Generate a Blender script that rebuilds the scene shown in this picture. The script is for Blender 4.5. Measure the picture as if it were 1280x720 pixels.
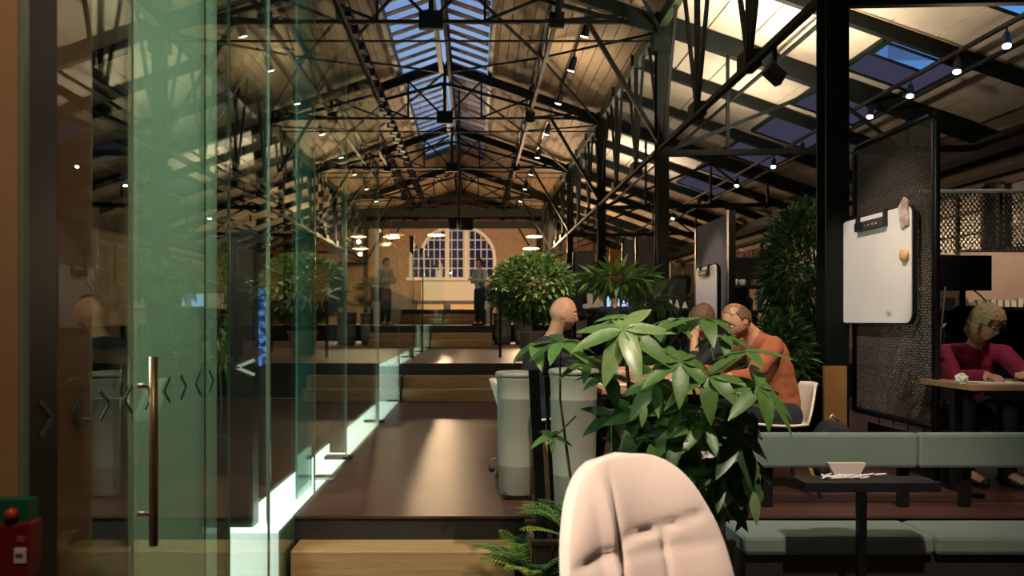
import bpy, bmesh, math, random
from mathutils import Vector, Matrix, noise
for o in list(bpy.data.objects): bpy.data.objects.remove(o)
S = bpy.context.scene
C = S.collection
R = random.Random(7)
V = Vector
EYE = 1.6
# ---------------- camera, world, exposure ----------------
cam = bpy.data.objects.new('camera', bpy.data.cameras.new('camera')); C.objects.link(cam)
cam.location = (0, 0, EYE); cam.rotation_euler = (math.radians(90), 0, 0)
cam.data.sensor_width = 36; cam.data.lens = 28.125
cam.data.shift_x = .0375; cam.data.shift_y = .0328; cam.data.clip_start = .05
cam.data.dof.use_dof = True; cam.data.dof.focus_distance = 5.2; cam.data.dof.aperture_fstop = 3.2
S.camera = cam
vs = S.view_settings
vs.view_transform = 'Standard'; vs.look = 'None'; vs.gamma = 1; vs.use_curve_mapping = False
vs.exposure = 0.0
w = bpy.data.worlds.new('dusk_sky'); S.world = w; w.use_nodes = True
nt = w.node_tree; nt.nodes.clear()
wo = nt.nodes.new('ShaderNodeOutputWorld'); wb = nt.nodes.new('ShaderNodeBackground')
tc = nt.nodes.new('ShaderNodeTexCoord'); nz = nt.nodes.new('ShaderNodeTexNoise'); nz.inputs['Scale'].default_value = 4
nz.inputs['Detail'].default_value = 5
cr = nt.nodes.new('ShaderNodeValToRGB')
cr.color_ramp.elements[0].position = .42; cr.color_ramp.elements[0].color = (.06, .20, .55, 1)
cr.color_ramp.elements[1].position = .66; cr.color_ramp.elements[1].color = (.38, .54, .82, 1)
nt.links.new(tc.outputs['Generated'], nz.inputs['Vector']); nt.links.new(nz.outputs['Fac'], cr.inputs[0])
nt.links.new(cr.outputs[0], wb.inputs[0]); nt.links.new(wb.outputs[0], wo.inputs[0])
wb.inputs[1].default_value = 1.0
WARM = (1, .78, .52); SOFT = (1, .86, .68); COOL = (.82, .88, 1)
def area(name, loc, size, energy, col, target):
    d = bpy.data.lights.new(name, 'AREA'); d.shape = 'DISK'; d.size = size; d.energy = energy; d.color = col
    o = bpy.data.objects.new(name, d); C.objects.link(o); o.location = loc
    o.rotation_euler = (V(target)-V(loc)).to_track_quat('-Z', 'Y').to_euler(); return o
def spot(name, loc, target, energy, ang, col=WARM, size=.04, blend=.5):
    d = bpy.data.lights.new(name, 'SPOT'); d.energy = energy; d.color = col; d.spot_size = math.radians(ang)
    d.spot_blend = blend; d.shadow_soft_size = size
    o = bpy.data.objects.new(name, d); C.objects.link(o); o.location = loc
    o.rotation_euler = (V(target)-V(loc)).to_track_quat('-Z', 'Y').to_euler(); return o
# spot beams without housings, mostly added to brighten single subjects
SPOTS = [  # position, target, watts, cone, colour
    ((1.7, 1.5, 5.3), (1.15, 4.6, .7), 950, 52, SOFT),      # lights plants, bins, bench from behind the camera
    ((-1.0, .3, 4.8), (.5, 2.2, 1.0), 1500, 24, SOFT),           # pink armchair
    ((2.0, 3.2, 5.6), (1.9, 5.4, 1.3), 420, 36, WARM),       # table group
    ((.4, 2.2, 5.0), (-.2, 4.5, .3), 300, 34, WARM),          # front step
    ((4.4, 4.3, 4.4), (3.7, 5.6, 1.35), 150, 34, SOFT),        # woman at the desk
    ((1.0, 5.9, 5.5), (.63, 5.6, 1.6), 80, 26, WARM),
    ((.6, 4.6, 5.2), (3.2, 6.4, 2.0), 820, 20, (1, .84, .72)),        # large whiteboard
    ((.6, 7.6, 5.2), (2.95, 10.2, 1.9), 480, 16, (1, .84, .72)),      # smaller whiteboard
    ((-.4, .4, 3.9), (-1.3, 1.84, 1.7), 110, 40, WARM),       # brown wall end
    ((1.2, 4.2, 5.6), (-.6, 7.0, .45), 160, 46, WARM),       # corridor floor
    ((1.4, 8.4, 5.8), (-.5, 10.8, .6), 160, 50, WARM),
    ((1.6, 12.6, 6.2), (1.1, 15, 2.2), 1700, 30, SOFT),
    ((2.4, 8.3, 6.0), (2.0, 10.5, 2.1), 380, 22, SOFT),      # bushy tree
    ((4.8, 6.0, 4.4), (3.6, 9.5, 2.0), 90, 50, WARM),
    ((3.8, 9.6, 4.8), (2.6, 12.6, 1.9), 160, 50, WARM),      # standing desk and monitors
    ((6.0, 6.8, 3.4), (6.1, 8.9, 1.95), 130, 46, WARM),        # pink board
    ((1.2, 16.5, 6.2), (.2, 20.0, 1.6), 200, 40, WARM),
    ((.6, 27, 6.0), (-.8, 31, 2), 260, 60, WARM),
]
for i, (p, t, e, a, c) in enumerate(SPOTS):
    spot('spot_beam', p, t, e, a, c, .05, .6)
# uplights washing the roof
area('glass_room_fill', (-3.0, 3.3, 3.0), 1.0, 135, (.88, 1, .88), (-1.1, 3.2, 1.9))  # added unseen fill, lights the frosted panels from behind
area('roof_washer', (4.3, 11.5, 4.7), .4, 190, SOFT, (4.3, 12.3, 8))
area('roof_washer', (4.4, 8.6, 4.7), .4, 60, SOFT, (4.6, 8.9, 8))
area('roof_washer', (4.8, 14.9, 4.7), .35, 60, SOFT, (4.7, 15.0, 8))
area('roof_washer', (4.4, 22.0, 4.8), .4, 110, SOFT, (4.4, 22.2, 8))
area('roof_washer', (5.6, 9.0, 4.1), .5, 30, WARM, (5.4, 7.5, 8))
area('roof_washer', (1.7, 16.3, 6.0), .4, 28, WARM, (1.9, 16.6, 8))
area('roof_washer', (1.7, 10.3, 6.0), .4, 16, WARM, (1.9, 10.6, 8))
area('roof_washer', (-3.0, 12.3, 5.9), .4, 15, WARM, (-3.2, 12.6, 8))
area('roof_washer', (-5.6, 9.5, 4.6), .5, 26, SOFT, (-5.8, 9.5, 7))

# ---------------- helpers ----------------
def at(px, py, Y): return V(((px-592)*Y/1000, Y, EYE+(402-py)*Y/1000))
def RX(px, Y): return (px-592)*Y/1000
def RZ(py, Y): return EYE+(402-py)*Y/1000
MATS = {}
def mat(name, col, rough=.6, metal=0, col2=None, scale=8, bump=0, bscale=60, stretch=(1, 1, 1), spec=.5, emit=0, trans=0, sheen=0, sub=0):
    if name in MATS: return MATS[name]
    m = bpy.data.materials.new(name); m.use_nodes = True; n = m.node_tree.nodes; l = m.node_tree.links
    b = n['Principled BSDF']; b.inputs['Base Color'].default_value = (*col, 1)
    b.inputs['Roughness'].default_value = rough; b.inputs['Metallic'].default_value = metal
    b.inputs['Specular IOR Level'].default_value = spec
    if sheen: b.inputs['Sheen Weight'].default_value = sheen
    if emit: b.inputs['Emission Color'].default_value = (*col, 1); b.inputs['Emission Strength'].default_value = emit
    t = n.new('ShaderNodeTexCoord'); mp = n.new('ShaderNodeMapping'); mp.inputs['Scale'].default_value = stretch
    l.new(t.outputs['Object'], mp.inputs[0])
    if col2:
        q = n.new('ShaderNodeTexNoise'); q.inputs['Scale'].default_value = scale; q.inputs['Detail'].default_value = 5
        l.new(mp.outputs[0], q.inputs['Vector'])
        r = n.new('ShaderNodeValToRGB'); r.color_ramp.elements[0].position = .35; r.color_ramp.elements[1].position = .65
        r.color_ramp.elements[0].color = (*col, 1); r.color_ramp.elements[1].color = (*col2, 1)
        l.new(q.outputs['Fac'], r.inputs[0]); l.new(r.outputs[0], b.inputs['Base Color'])
    if bump:
        q = n.new('ShaderNodeTexNoise'); q.inputs['Scale'].default_value = bscale; q.inputs['Detail'].default_value = 4
        l.new(mp.outputs[0], q.inputs['Vector'])
        u = n.new('ShaderNodeBump'); u.inputs['Strength'].default_value = bump; u.inputs['Distance'].default_value = .01
        l.new(q.outputs['Fac'], u.inputs['Height']); l.new(u.outputs[0], b.inputs['Normal'])
    if trans:
        tr = n.new('ShaderNodeBsdfTranslucent'); tr.inputs[0].default_value = (*(col2 or col), 1)
        mx = n.new('ShaderNodeMixShader'); mx.inputs[0].default_value = trans
        o = n['Material Output']; l.new(b.outputs[0], mx.inputs[1]); l.new(tr.outputs[0], mx.inputs[2]); l.new(mx.outputs[0], o.inputs[0])
    MATS[name] = m; return m
def glassmat(name, tint, gain=1.0, rough=0.0, frost=0, frostcol=(.5, .7, .6)):
    m = bpy.data.materials.new(name); m.use_nodes = True; n = m.node_tree.nodes; l = m.node_tree.links
    n.remove(n['Principled BSDF']); o = n['Material Output']
    tr = n.new('ShaderNodeBsdfTransparent'); tr.inputs[0].default_value = (*tint, 1)
    gl = n.new('ShaderNodeBsdfGlossy'); gl.inputs['Roughness'].default_value = rough; gl.inputs[0].default_value = (.9, 1, .95, 1)
    fr = n.new('ShaderNodeFresnel'); fr.inputs[0].default_value = 1.5
    ge = n.new('ShaderNodeNewGeometry'); mi = n.new('ShaderNodeMath'); mi.operation = 'MULTIPLY_ADD'   # same index on both faces of the thin pane
    mi.inputs[1].default_value = 1/1.5-1.5; mi.inputs[2].default_value = 1.5
    l.new(ge.outputs['Backfacing'], mi.inputs[0]); l.new(mi.outputs[0], fr.inputs[0])
    ml = n.new('ShaderNodeMath'); ml.operation = 'MULTIPLY'; ml.use_clamp = True; ml.inputs[1].default_value = gain
    l.new(fr.outputs[0], ml.inputs[0])
    mx = n.new('ShaderNodeMixShader'); l.new(ml.outputs[0], mx.inputs[0])
    base = tr.outputs[0]
    if frost:
        df = n.new('ShaderNodeBsdfDiffuse'); df.inputs[0].default_value = (*frostcol, 1)
        tl = n.new('ShaderNodeBsdfTranslucent'); tl.inputs[0].default_value = (*frostcol, 1)
        a = n.new('ShaderNodeMixShader'); l.new(df.outputs[0], a.inputs[1]); l.new(tl.outputs[0], a.inputs[2])
        b = n.new('ShaderNodeMixShader'); b.inputs[0].default_value = frost
        l.new(tr.outputs[0], b.inputs[1]); l.new(a.outputs[0], b.inputs[2]); base = b.outputs[0]
    l.new(base, mx.inputs[1]); l.new(gl.outputs[0], mx.inputs[2]); l.new(mx.outputs[0], o.inputs[0])
    MATS[name] = m; return m
def emat(name, col, s):
    if name in MATS: return MATS[name]
    m = bpy.data.materials.new(name); m.use_nodes = True; n = m.node_tree.nodes
    e = n.new('ShaderNodeEmission'); e.inputs[0].default_value = (*col, 1); e.inputs[1].default_value = s
    m.node_tree.links.new(e.outputs[0], n['Material Output'].inputs[0]); MATS[name] = m; return m

class MB:
    def __init__(s): s.v = []; s.f = []
    def quadbox(s, c):   # 8 corners: bottom 4 then top 4
        b = len(s.v); s.v += [tuple(p) for p in c]
        s.f += [(b, b+3, b+2, b+1), (b+4, b+5, b+6, b+7)] + [(b+i, b+(i+1) % 4, b+4+(i+1) % 4, b+4+i) for i in range(4)]
        return s
    def box(s, x0, x1, y0, y1, z0, z1):
        return s.quadbox([(x0, y0, z0), (x1, y0, z0), (x1, y1, z0), (x0, y1, z0), (x0, y0, z1), (x1, y0, z1), (x1, y1, z1), (x0, y1, z1)])
    def bar(s, p0, p1, w=.05, d=.05):
        p0, p1 = V(p0), V(p1); a = (p1-p0).normalized(); up = V((0, 0, 1)) if abs(a.z) < .95 else V((0, 1, 0))
        sx = a.cross(up).normalized()*w/2; sz = sx.cross(a).normalized()*d/2
        return s.quadbox([p0-sx-sz, p0+sx-sz, p1+sx-sz, p1-sx-sz, p0-sx+sz, p0+sx+sz, p1+sx+sz, p1-sx+sz])
    def tube(s, pts, r, n=8, cap=True):
        pts = [V(p) for p in pts]; rr = r if isinstance(r, (list, tuple)) else [r]*len(pts); b = len(s.v)
        for i, p in enumerate(pts):
            a = (pts[min(i+1, len(pts)-1)]-pts[max(i-1, 0)]).normalized()
            u = V((0, 0, 1)) if abs(a.z) < .9 else V((1, 0, 0)); x = a.cross(u).normalized(); y = a.cross(x)
            for k in range(n):
                t = 2*math.pi*k/n; s.v.append(tuple(p+(x*math.cos(t)+y*math.sin(t))*rr[i]))
        for i in range(len(pts)-1):
            for k in range(n):
                s.f.append((b+i*n+k, b+i*n+(k+1) % n, b+(i+1)*n+(k+1) % n, b+(i+1)*n+k))
        if cap:
            s.f.append(tuple(b+k for k in range(n))[::-1]); s.f.append(tuple(b+(len(pts)-1)*n+k for k in range(n)))
        return s
    def lathe(s, prof, c=(0, 0, 0), n=24):
        b = len(s.v)
        for r, z in prof:
            for k in range(n):
                t = 2*math.pi*k/n; s.v.append((c[0]+r*math.cos(t), c[1]+r*math.sin(t), c[2]+z))
        for i in range(len(prof)-1):
            for k in range(n):
                s.f.append((b+i*n+k, b+i*n+(k+1) % n, b+(i+1)*n+(k+1) % n, b+(i+1)*n+k))
        s.f.append(tuple(b+k for k in range(n))[::-1]); s.f.append(tuple(b+(len(prof)-1)*n+k for k in range(n)))
        return s
    def prism(s, poly, axis, a0, a1):   # poly in the two other axes
        b = len(s.v); n = len(poly)
        def mk(p, a): return {'x': (a, p[0], p[1]), 'y': (p[0], a, p[1]), 'z': (p[0], p[1], a)}[axis]
        s.v += [mk(p, a0) for p in poly]+[mk(p, a1) for p in poly]
        s.f += [tuple(b+i for i in range(n)), tuple(b+n+i for i in range(n))[::-1]]
        s.f += [(b+i, b+n+i, b+n+(i+1) % n, b+(i+1) % n) for i in range(n)]
        return s
    def add(s, verts, faces, M=None):
        b = len(s.v); s.v += [tuple(M @ V(p)) if M else tuple(p) for p in verts]; s.f += [tuple(b+i for i in f) for f in faces]; return s
    def mesh(s, name, m, smooth=False):
        me = bpy.data.meshes.new(name); me.from_pydata(s.v, [], s.f)
        bm = bmesh.new(); bm.from_mesh(me); bmesh.ops.recalc_face_normals(bm, faces=bm.faces); bm.to_mesh(me); bm.free()
        if m: me.materials.append(m)
        if smooth: me.polygons.foreach_set('use_smooth', [True]*len(me.polygons))
        return me
    def build(s, name, m, parent=None, smooth=False, bevel=0, loc=None):
        o = bpy.data.objects.new(name, s.mesh(name, m, smooth)); C.objects.link(o)
        if parent: o.parent = parent
        if loc: o.location = loc
        if bevel:
            q = o.modifiers.new('bevel', 'BEVEL'); q.width = bevel; q.segments = 2; q.limit_method = 'ANGLE'
        return o
def tag(o, label=None, cat=None, group=None, kind=None):
    if label: o['label'] = label
    if cat: o['category'] = cat
    if group: o['group'] = group
    if kind: o['kind'] = kind
    return o
def thing(name, loc, label, cat, group=None, rz=0):
    o = bpy.data.objects.new(name, None); C.objects.link(o); o.location = loc; o.rotation_euler.z = rz
    o.empty_display_size = .1
    return tag(o, label, cat, group)
def struct(name, mb, m, parent=None, **k):
    o = mb.build(name, m, parent, **k)
    if not parent: o['kind'] = 'structure'
    return o
def dup(o, parent=None, loc=None, label=None, rz=None, group=None):
    c = o.copy(); C.objects.link(c)
    if parent: c.parent = parent
    if loc is not None: c.location = loc
    if rz is not None: c.rotation_euler.z = rz
    if label: c['label'] = label
    if group: c['group'] = group
    for ch in list(o.children): dup(ch, c)
    return c
def inst(name, me, parent, M=None):
    o = bpy.data.objects.new(name, me); C.objects.link(o); o.parent = parent
    if M is not None: o.matrix_basis = M
    return o
NTH = ['nearest', 'second', 'third', 'fourth', 'fifth', 'sixth', 'seventh', 'eighth', 'ninth', 'tenth', 'eleventh', 'twelfth']

# ---------------- materials ----------------
steel = mat('dark_steel', (.004, .006, .0045), .6, 0, (.007, .010, .008), 6, spec=.15)
green_steel = mat('green_painted_steel', (.032, .046, .018), .5, 0, (.022, .032, .014), 5)
mesh_m = mat('mesh_metal', (.12, .10, .085), .4, .3)
black = mat('black_metal', (.006, .007, .008), .4, .2)
blackp = mat('black_plastic', (.008, .009, .011), .5)
floor_m = mat('polished_floor', (.095, .040, .032), .33, 0, (.06, .027, .024), 2.5, .15, 120)
dark_floor = mat('dark_floor', (.02, .018, .018), .4, 0, (.03, .026, .024), 3)
wood = mat('step_wood', (.42, .27, .12), .5, 0, (.33, .20, .085), 6, .2, 30, (.4, 6, 6))
brown_wood = mat('planter_wood', (.10, .055, .035), .6, 0, (.06, .032, .022), 8, .3, 30, (8, 8, .6))
table_wood = mat('table_wood', (.42, .25, .15), .45, 0, (.34, .19, .11), 5, .1, 30, (.5, 8, 8))
yellow_wood = mat('yellow_ply', (.36, .19, .06), .5, 0, (.30, .15, .05), 5)
board_m = mat('ceiling_board', (.38, .27, .16), .7, 0, (.30, .21, .12), 5, .3, 20, (8, .5, 8))
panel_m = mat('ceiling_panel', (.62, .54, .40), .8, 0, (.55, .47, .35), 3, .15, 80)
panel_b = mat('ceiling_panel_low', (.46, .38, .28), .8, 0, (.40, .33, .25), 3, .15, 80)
wall_m = mat('side_wall', (.19, .14, .09), .8, 0, (.15, .11, .075), 4, .2, 30)
brown_wall = mat('brown_plaster', (.42, .24, .13), .85, 0, (.38, .21, .11), 3, .1, 50)
white_paint = mat('white_paint', (.78, .70, .60), .5)
white_gloss = mat('whiteboard_face', (.82, .76, .70), .35, 0, (.80, .72, .68), 2)
grey_bin = mat('enamel_bin', (.25, .25, .205), .42, .0, (.22, .22, .185), 4, .05, 20)
sage = mat('sage_upholstery', (.125, .165, .14), .8, 0, (.11, .15, .125), 6, .25, 300, sheen=.3)
pink = mat('blush_upholstery', (.80, .60, .53), .9, 0, (.78, .58, .51), 5, .25, 350, sheen=.5)
led = emat('led_light', (.86, 1, .88), 3.6)
led_front = emat('led_light_front', (.86, 1, .88), 1.6)
bulb = emat('bulb_glow', (1, .88, .72), 30); bulb_c = emat('bulb_glow_cool', (.85, .9, 1), 28)
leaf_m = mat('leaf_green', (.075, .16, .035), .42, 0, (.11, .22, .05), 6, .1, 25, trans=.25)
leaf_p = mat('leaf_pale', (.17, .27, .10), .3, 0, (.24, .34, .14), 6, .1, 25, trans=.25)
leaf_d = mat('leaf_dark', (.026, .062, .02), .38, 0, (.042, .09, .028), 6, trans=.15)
leaf_y = mat('leaf_yellow', (.24, .32, .04), .4, 0, (.17, .26, .05), 6, trans=.3)
stem_m = mat('stem', (.07, .09, .03), .6, 0, (.10, .08, .04), 12)
bark = mat('bark', (.05, .035, .022), .8, 0, (.08, .06, .04), 18, .5, 40)
soil = mat('soil', (.02, .014, .01), .95)
skin = mat('skin', (.56, .29, .19), .5, 0, (.52, .25, .16), 12, spec=.35)
skin_d = mat('skin_tan', (.42, .20, .12), .42, 0, (.38, .17, .10), 12, spec=.4)
orange = mat('orange_knit', (.38, .105, .045), .9, 0, (.31, .085, .035), 20, .4, 200)
magenta = mat('magenta_knit', (.30, .012, .06), .9, 0, (.24, .01, .045), 20, .4, 160)
cloth_k = mat('black_cloth', (.012, .013, .018), .9, 0, (.02, .02, .026), 12)
cloth_w = mat('pale_shirt', (.42, .42, .36), .9, 0, (.34, .34, .30), 12)
jeans = mat('dark_jeans', (.014, .017, .03), .9)
hair_b = mat('brown_hair', (.10, .045, .02), .5, 0, (.17, .085, .04), 40, .4, 120, (1, 1, 3))
hair_d = mat('dark_hair', (.02, .011, .008), .5, 0, (.035, .02, .014), 40, .4, 120)
hair_y = mat('blonde_hair', (.50, .34, .16), .5, 0, (.36, .22, .09), 40, .4, 120, (1, 1, 3))
paper = mat('paper', (.78, .74, .68), .7)
steel_l = mat('brushed_steel', (.6, .6, .55), .3, .9)
lav = mat('lavender_felt', (.22, .19, .20), .9, 0, (.19, .165, .175), 5)
glass_g = glassmat('room_glass', (.87, .93, .89), 1.15)
glass_sky = glassmat('skylight_glass', (.93, .95, .97), .5)
frost_a = glassmat('frosted_film', (.7, .85, .75), .9, 0, .85, (.46, .53, .42))
frost_b = glassmat('teal_film', (.6, .85, .8), .9, 0, .7, (.20, .42, .38))
edge_m = mat('glass_edge', (.24, .34, .29), .25, 0, trans=.3)
red_m = mat('red_enamel', (.20, .008, .014), .5)
green_m = mat('sign_green', (.01, .12, .05), .5)
# ================= THE SHELL =================
XR, XL, XC = 8.75, -10.17, -.71     # outer walls, ridge
CX = 3.14; CXL = 2*XC-CX            # column rows
YF, YE = -3.0, 40.0
LV = [(YF, 4.73, 0.0), (4.73, 12.0, .45), (12.0, 19.8, .975), (19.8, 28.0, 1.5), (28.0, 36.0, 2.025), (36.0, YE, 2.55)]
RLV = [(YF, 4.73, 0.0), (4.73, 12.0, .45), (12.0, 26.0, .975), (26.0, YE, 1.5)]     # the desk side
XS = .47                                                                            # right edge of the upper stairs
def roofz(x): return EYE+6.48-.35*abs(x-XC)
fl = MB()
for i, (a, b, z) in enumerate(LV):
    fl.box(XL, XS if i > 2 else XR, a, b, z-.014, z) if i < 2 else fl.box(XL, XS, a, b, z-.014, z)
floor = struct('floor', fl, floor_m)
for i, (a, b, z) in enumerate(RLV[2:]):
    MB().box(XS, XR, a, b, z-.014, z).build('desk_floor', floor_m, floor)
rs = MB()
for i in range(1, 6): rs.box(XL, XR if i == 1 else XS, LV[i][0]+.012, LV[i][0]+.03, LV[i-1][2], LV[i][2]-.001)
rs.box(XS, XR, 12.012, 12.03, .45, .97); rs.box(XS, XR, 26.012, 26.03, .97, 1.49); rs.box(XS-.03, XS, 19.8, YE, .9, 2.54)
struct('riser', rs, dark_floor, floor)
# wooden steps under each level edge
for i in range(1, 6):
    y1, z1 = LV[i][0], LV[i][2]
    if i == 1:
        MB().box(-1.03, .235, 4.49, 4.74, 0, .31).build('step', wood, floor, bevel=.008)
    else:
        for k in (1, 2):
            MB().box(-1.03, XS-.02 if i > 2 else .36, y1-.27*(3-k)+.02, y1+.012, LV[i-1][2], LV[i-1][2]+.175*k).build('step', wood, floor, bevel=.008)
# end wall with the arched window opening
ax0, ax1, az0, az1 = RX(528, YE), RX(616, YE), RZ(347, YE), RZ(284, YE)
ew = MB(); axc = (ax0+ax1)/2; arx = (ax1-ax0)/2; spring = az0+1.0
arch = [(axc+arx*math.cos(math.pi*k/16), spring+(az1-spring)*math.sin(math.pi*k/16)) for k in range(17)]
ew.box(XL, ax0, YE, YE+.4, 0, spring); ew.box(ax1, XR, YE, YE+.4, 0, spring); ew.box(ax0, ax1, YE, YE+.4, 0, az0)
for k in range(16):
    (xa, za), (xb, zb) = arch[k], arch[k+1]
    ew.quadbox([(xb, YE, zb), (xa, YE, za), (xa, YE+.4, za), (xb, YE+.4, zb), (xb, YE, 8.2), (xa, YE, 8.2), (xa, YE+.4, 8.2), (xb, YE+.4, 8.2)])
ew.box(XL, ax0, YE, YE+.4, spring, 8.2); ew.box(ax1, XR, YE, YE+.4, spring, 8.2)
brick = bpy.data.materials.new('brick_wall'); brick.use_nodes = True
_n = brick.node_tree.nodes; _l = brick.node_tree.links
_t = _n.new('ShaderNodeTexCoord'); _m = _n.new('ShaderNodeMapping'); _m.inputs['Rotation'].default_value = (math.pi/2, 0, 0)
_b = _n.new('ShaderNodeTexBrick'); _b.inputs['Scale'].default_value = 2.2
_b.inputs['Color1'].default_value = (.36, .20, .10, 1); _b.inputs['Color2'].default_value = (.28, .15, .075, 1); _b.inputs['Mortar'].default_value = (.20, .12, .07, 1)
_l.new(_t.outputs['Object'], _m.inputs[0]); _l.new(_m.outputs[0], _b.inputs[0]); _l.new(_b.outputs[0], _n['Principled BSDF'].inputs['Base Color'])
struct('wall_back', ew, brick)
MATS['brick'] = brick
# arched window
wn = MB()
for k in range(16):
    (xa, za), (xb, zb) = arch[k], arch[k+1]
    f = 1.09
    q = lambda x, z: (axc+(x-axc)*f, spring+(z-spring)*f)
    (xa2, za2), (xb2, zb2) = q(xa, za), q(xb, zb)
    wn.quadbox([(xb, YE-.12, zb), (xa, YE-.12, za), (xa, YE+.1, za), (xb, YE+.1, zb), (xb2, YE-.12, zb2), (xa2, YE-.12, za2), (xa2, YE+.1, za2), (xb2, YE+.1, zb2)])
for sx, sg in ((ax0, -1), (ax1, 1)):
    wn.box(min(sx, sx+sg*.17), max(sx, sx+sg*.17), YE-.12, YE+.1, az0, spring)
win1 = struct('window_1', wn, white_paint)
def archz(x): return spring+(az1-spring)*math.sqrt(max(0, 1-((x-axc)/arx)**2))
for fx in (RX(559, YE), RX(583, YE)): MB().box(fx-.11, fx+.11, YE-.08, YE+.1, az0, archz(fx)).build('mullion', white_paint, win1)
gb = MB()
for k in range(1, 12):
    x = ax0+(ax1-ax0)*k/12; gb.box(x-.022, x+.022, YE, YE+.06, az0, archz(x))
for k in range(1, 8):
    z = az0+.47*k
    hw = arx if z < spring else arx*math.sqrt(max(0, 1-((z-spring)/(az1-spring))**2))
    gb.box(axc-hw, axc+hw, YE, YE+.06, z-.022, z+.022)
gb.build('glazing_bars', white_paint, win1)
MB().prism([(ax0, az0), (ax1, az0)]+arch, 'y', YE+.07, YE+.085).build('glass_pane', glass_sky, win1)
MB().box(ax0-.3, ax1+.3, YE-.35, YE, az0-.16, az0).build('window_sill', white_paint, win1)
MB().box(ax0+.4, RX(605, YE), YE-.3, YE, 2.55, az0-.2).build('white_panel', white_paint, win1)
# dusk street seen through the arched window
st = MB().box(axc-9, axc+9, YE+6, YE+6.4, -1, 9)
tag(st.build('neighbour_building', mat('far_facade', (.10, .09, .13), .9, 0, (.05, .06, .11), 1.2)), 'dim building across the street behind the arched window', 'building')

# side walls, front wall
def wallbox(name, x0, x1, y0, y1, z0, z1, m, parent=None): return struct(name, MB().box(x0, x1, y0, y1, z0, z1), m, parent)
wr = wallbox('wall_right', XR, XR+.3, YF, YE+.4, 0, roofz(XR)+.1, wall_m)
wallbox('wall_left', XL-.3, XL, YF, YE+.4, 0, roofz(XL)+.1, wall_m)
struct('wall_front', MB().prism([(XL, 0), (XR, 0), (XR, roofz(XR)), (XC, roofz(XC)), (XL, roofz(XL))], 'y', YF-.3, YF), dark_floor)
# clerestory windows in the right wall
wfm = mat('old_frame', (.20, .15, .09), .7); dimg = mat('dusk_pane', (.05, .05, .035), .25, 0, (.08, .075, .05), 2)
for k in range(10):
    y = 11.5+k*2.117; z0, z1 = 1.6+1.15, 1.6+2.3
    f = MB()
    for a in (0, 1.6): f.box(XR-.09, XR+.005, y+a-.05, y+a+.05, z0, z1)
    for a in (z0, z1): f.box(XR-.09, XR+.005, y-.05, y+1.65, a-.05, a+.05)
    f.box(XR-.06, XR+.005, y+.77, y+.83, z0, z1)
    for q in (1, 2): f.box(XR-.05, XR+.005, y, y+1.6, z0+q*.38-.02, z0+q*.38+.02)
    wf = struct('window_%d' % (k+2), f, wfm)
    MB().box(XR-.03, XR-.005, y, y+1.6, z0, z1).build('glass_pane', dimg, wf)
# dark beams along the eave of the right wall
for nm, xx, zz, ww, dd in (('eave_beam', XR-.25, roofz(XR)-.32, .3, .34), ('wall_rail', XR-.12, 1.6+2.45, .14, .1)):
    struct('trim_1' if nm == 'eave_beam' else 'trim_2', MB().box(xx-ww/2, xx+ww/2, YF, YE, zz-dd/2, zz+dd/2), steel)

# ---- roof: one ceiling, boards and panels as its pieces
SK = 1.06; SKY0, SKY1 = 5.0, 29.7
def slab(mb, xa, xb, ya, yb, th=.04, off=0):    # follows the roof slope
    za, zb = roofz(xa)+off, roofz(xb)+off
    return mb.quadbox([(xa, ya, za), (xb, ya, zb), (xb, yb, zb), (xa, yb, za), (xa, ya, za+th), (xb, ya, zb+th), (xb, yb, zb+th), (xa, yb, za+th)])
roof = MB()
for a, b in ((XL-.3, XC-SK), (XC+SK, XR+.3)): slab(roof, a, b, YF-.3, YE+.4, .06, .05)
for a, b in ((XC-SK, XC), (XC, XC+SK)):
    slab(roof, a, b, YF-.3, SKY0, .06, .05); slab(roof, a, b, SKY1, YE+.4, .06, .05)
ceiling = struct('ceiling', roof, board_m)
# the aisle roof is pierced by small roof windows, so its panels carry them
BY = 2.1167
def bay(k): return 7+BY*k
meshes = {}
nb = 13; wb_ = (CX-.1-(XC+SK))/nb
for side in (1, -1):
    for b in range(6):
        y0 = .65+6.35*b
        for k in range(nb):
            if side < 0 and (b > 3): continue
            x0 = XC+SK+k*wb_+.008; x1 = x0+wb_-.016
            key = ('board', side, k)
            if key not in meshes:
                xa, xb = (x0, x1) if side > 0 else (2*XC-x1, 2*XC-x0)
                meshes[key] = slab(MB(), xa, xb, 0, 6.33, .03, R.uniform(0, .012)).mesh('board', board_m)
            inst('board', meshes[key], ceiling, Matrix.Translation((0, y0, 0)))
NP = 8; pw = (XR-.35-(CX+.1))/NP
for b in range(-1, 15):
    for k in range(NP):
        if k == 4+1 and 0 <= b: pass
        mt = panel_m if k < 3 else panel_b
        key = ('panel', k, R.randint(0, 2))
        if key not in meshes:
            x0 = CX+.1+k*pw
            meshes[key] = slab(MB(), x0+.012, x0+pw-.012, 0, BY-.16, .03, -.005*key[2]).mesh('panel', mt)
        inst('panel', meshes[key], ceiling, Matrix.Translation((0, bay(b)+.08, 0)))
lf = MB()
slab(lf, XL, CXL-.1, YF, YE, .03); lf.build('left_panels', panel_b, ceiling)
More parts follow.
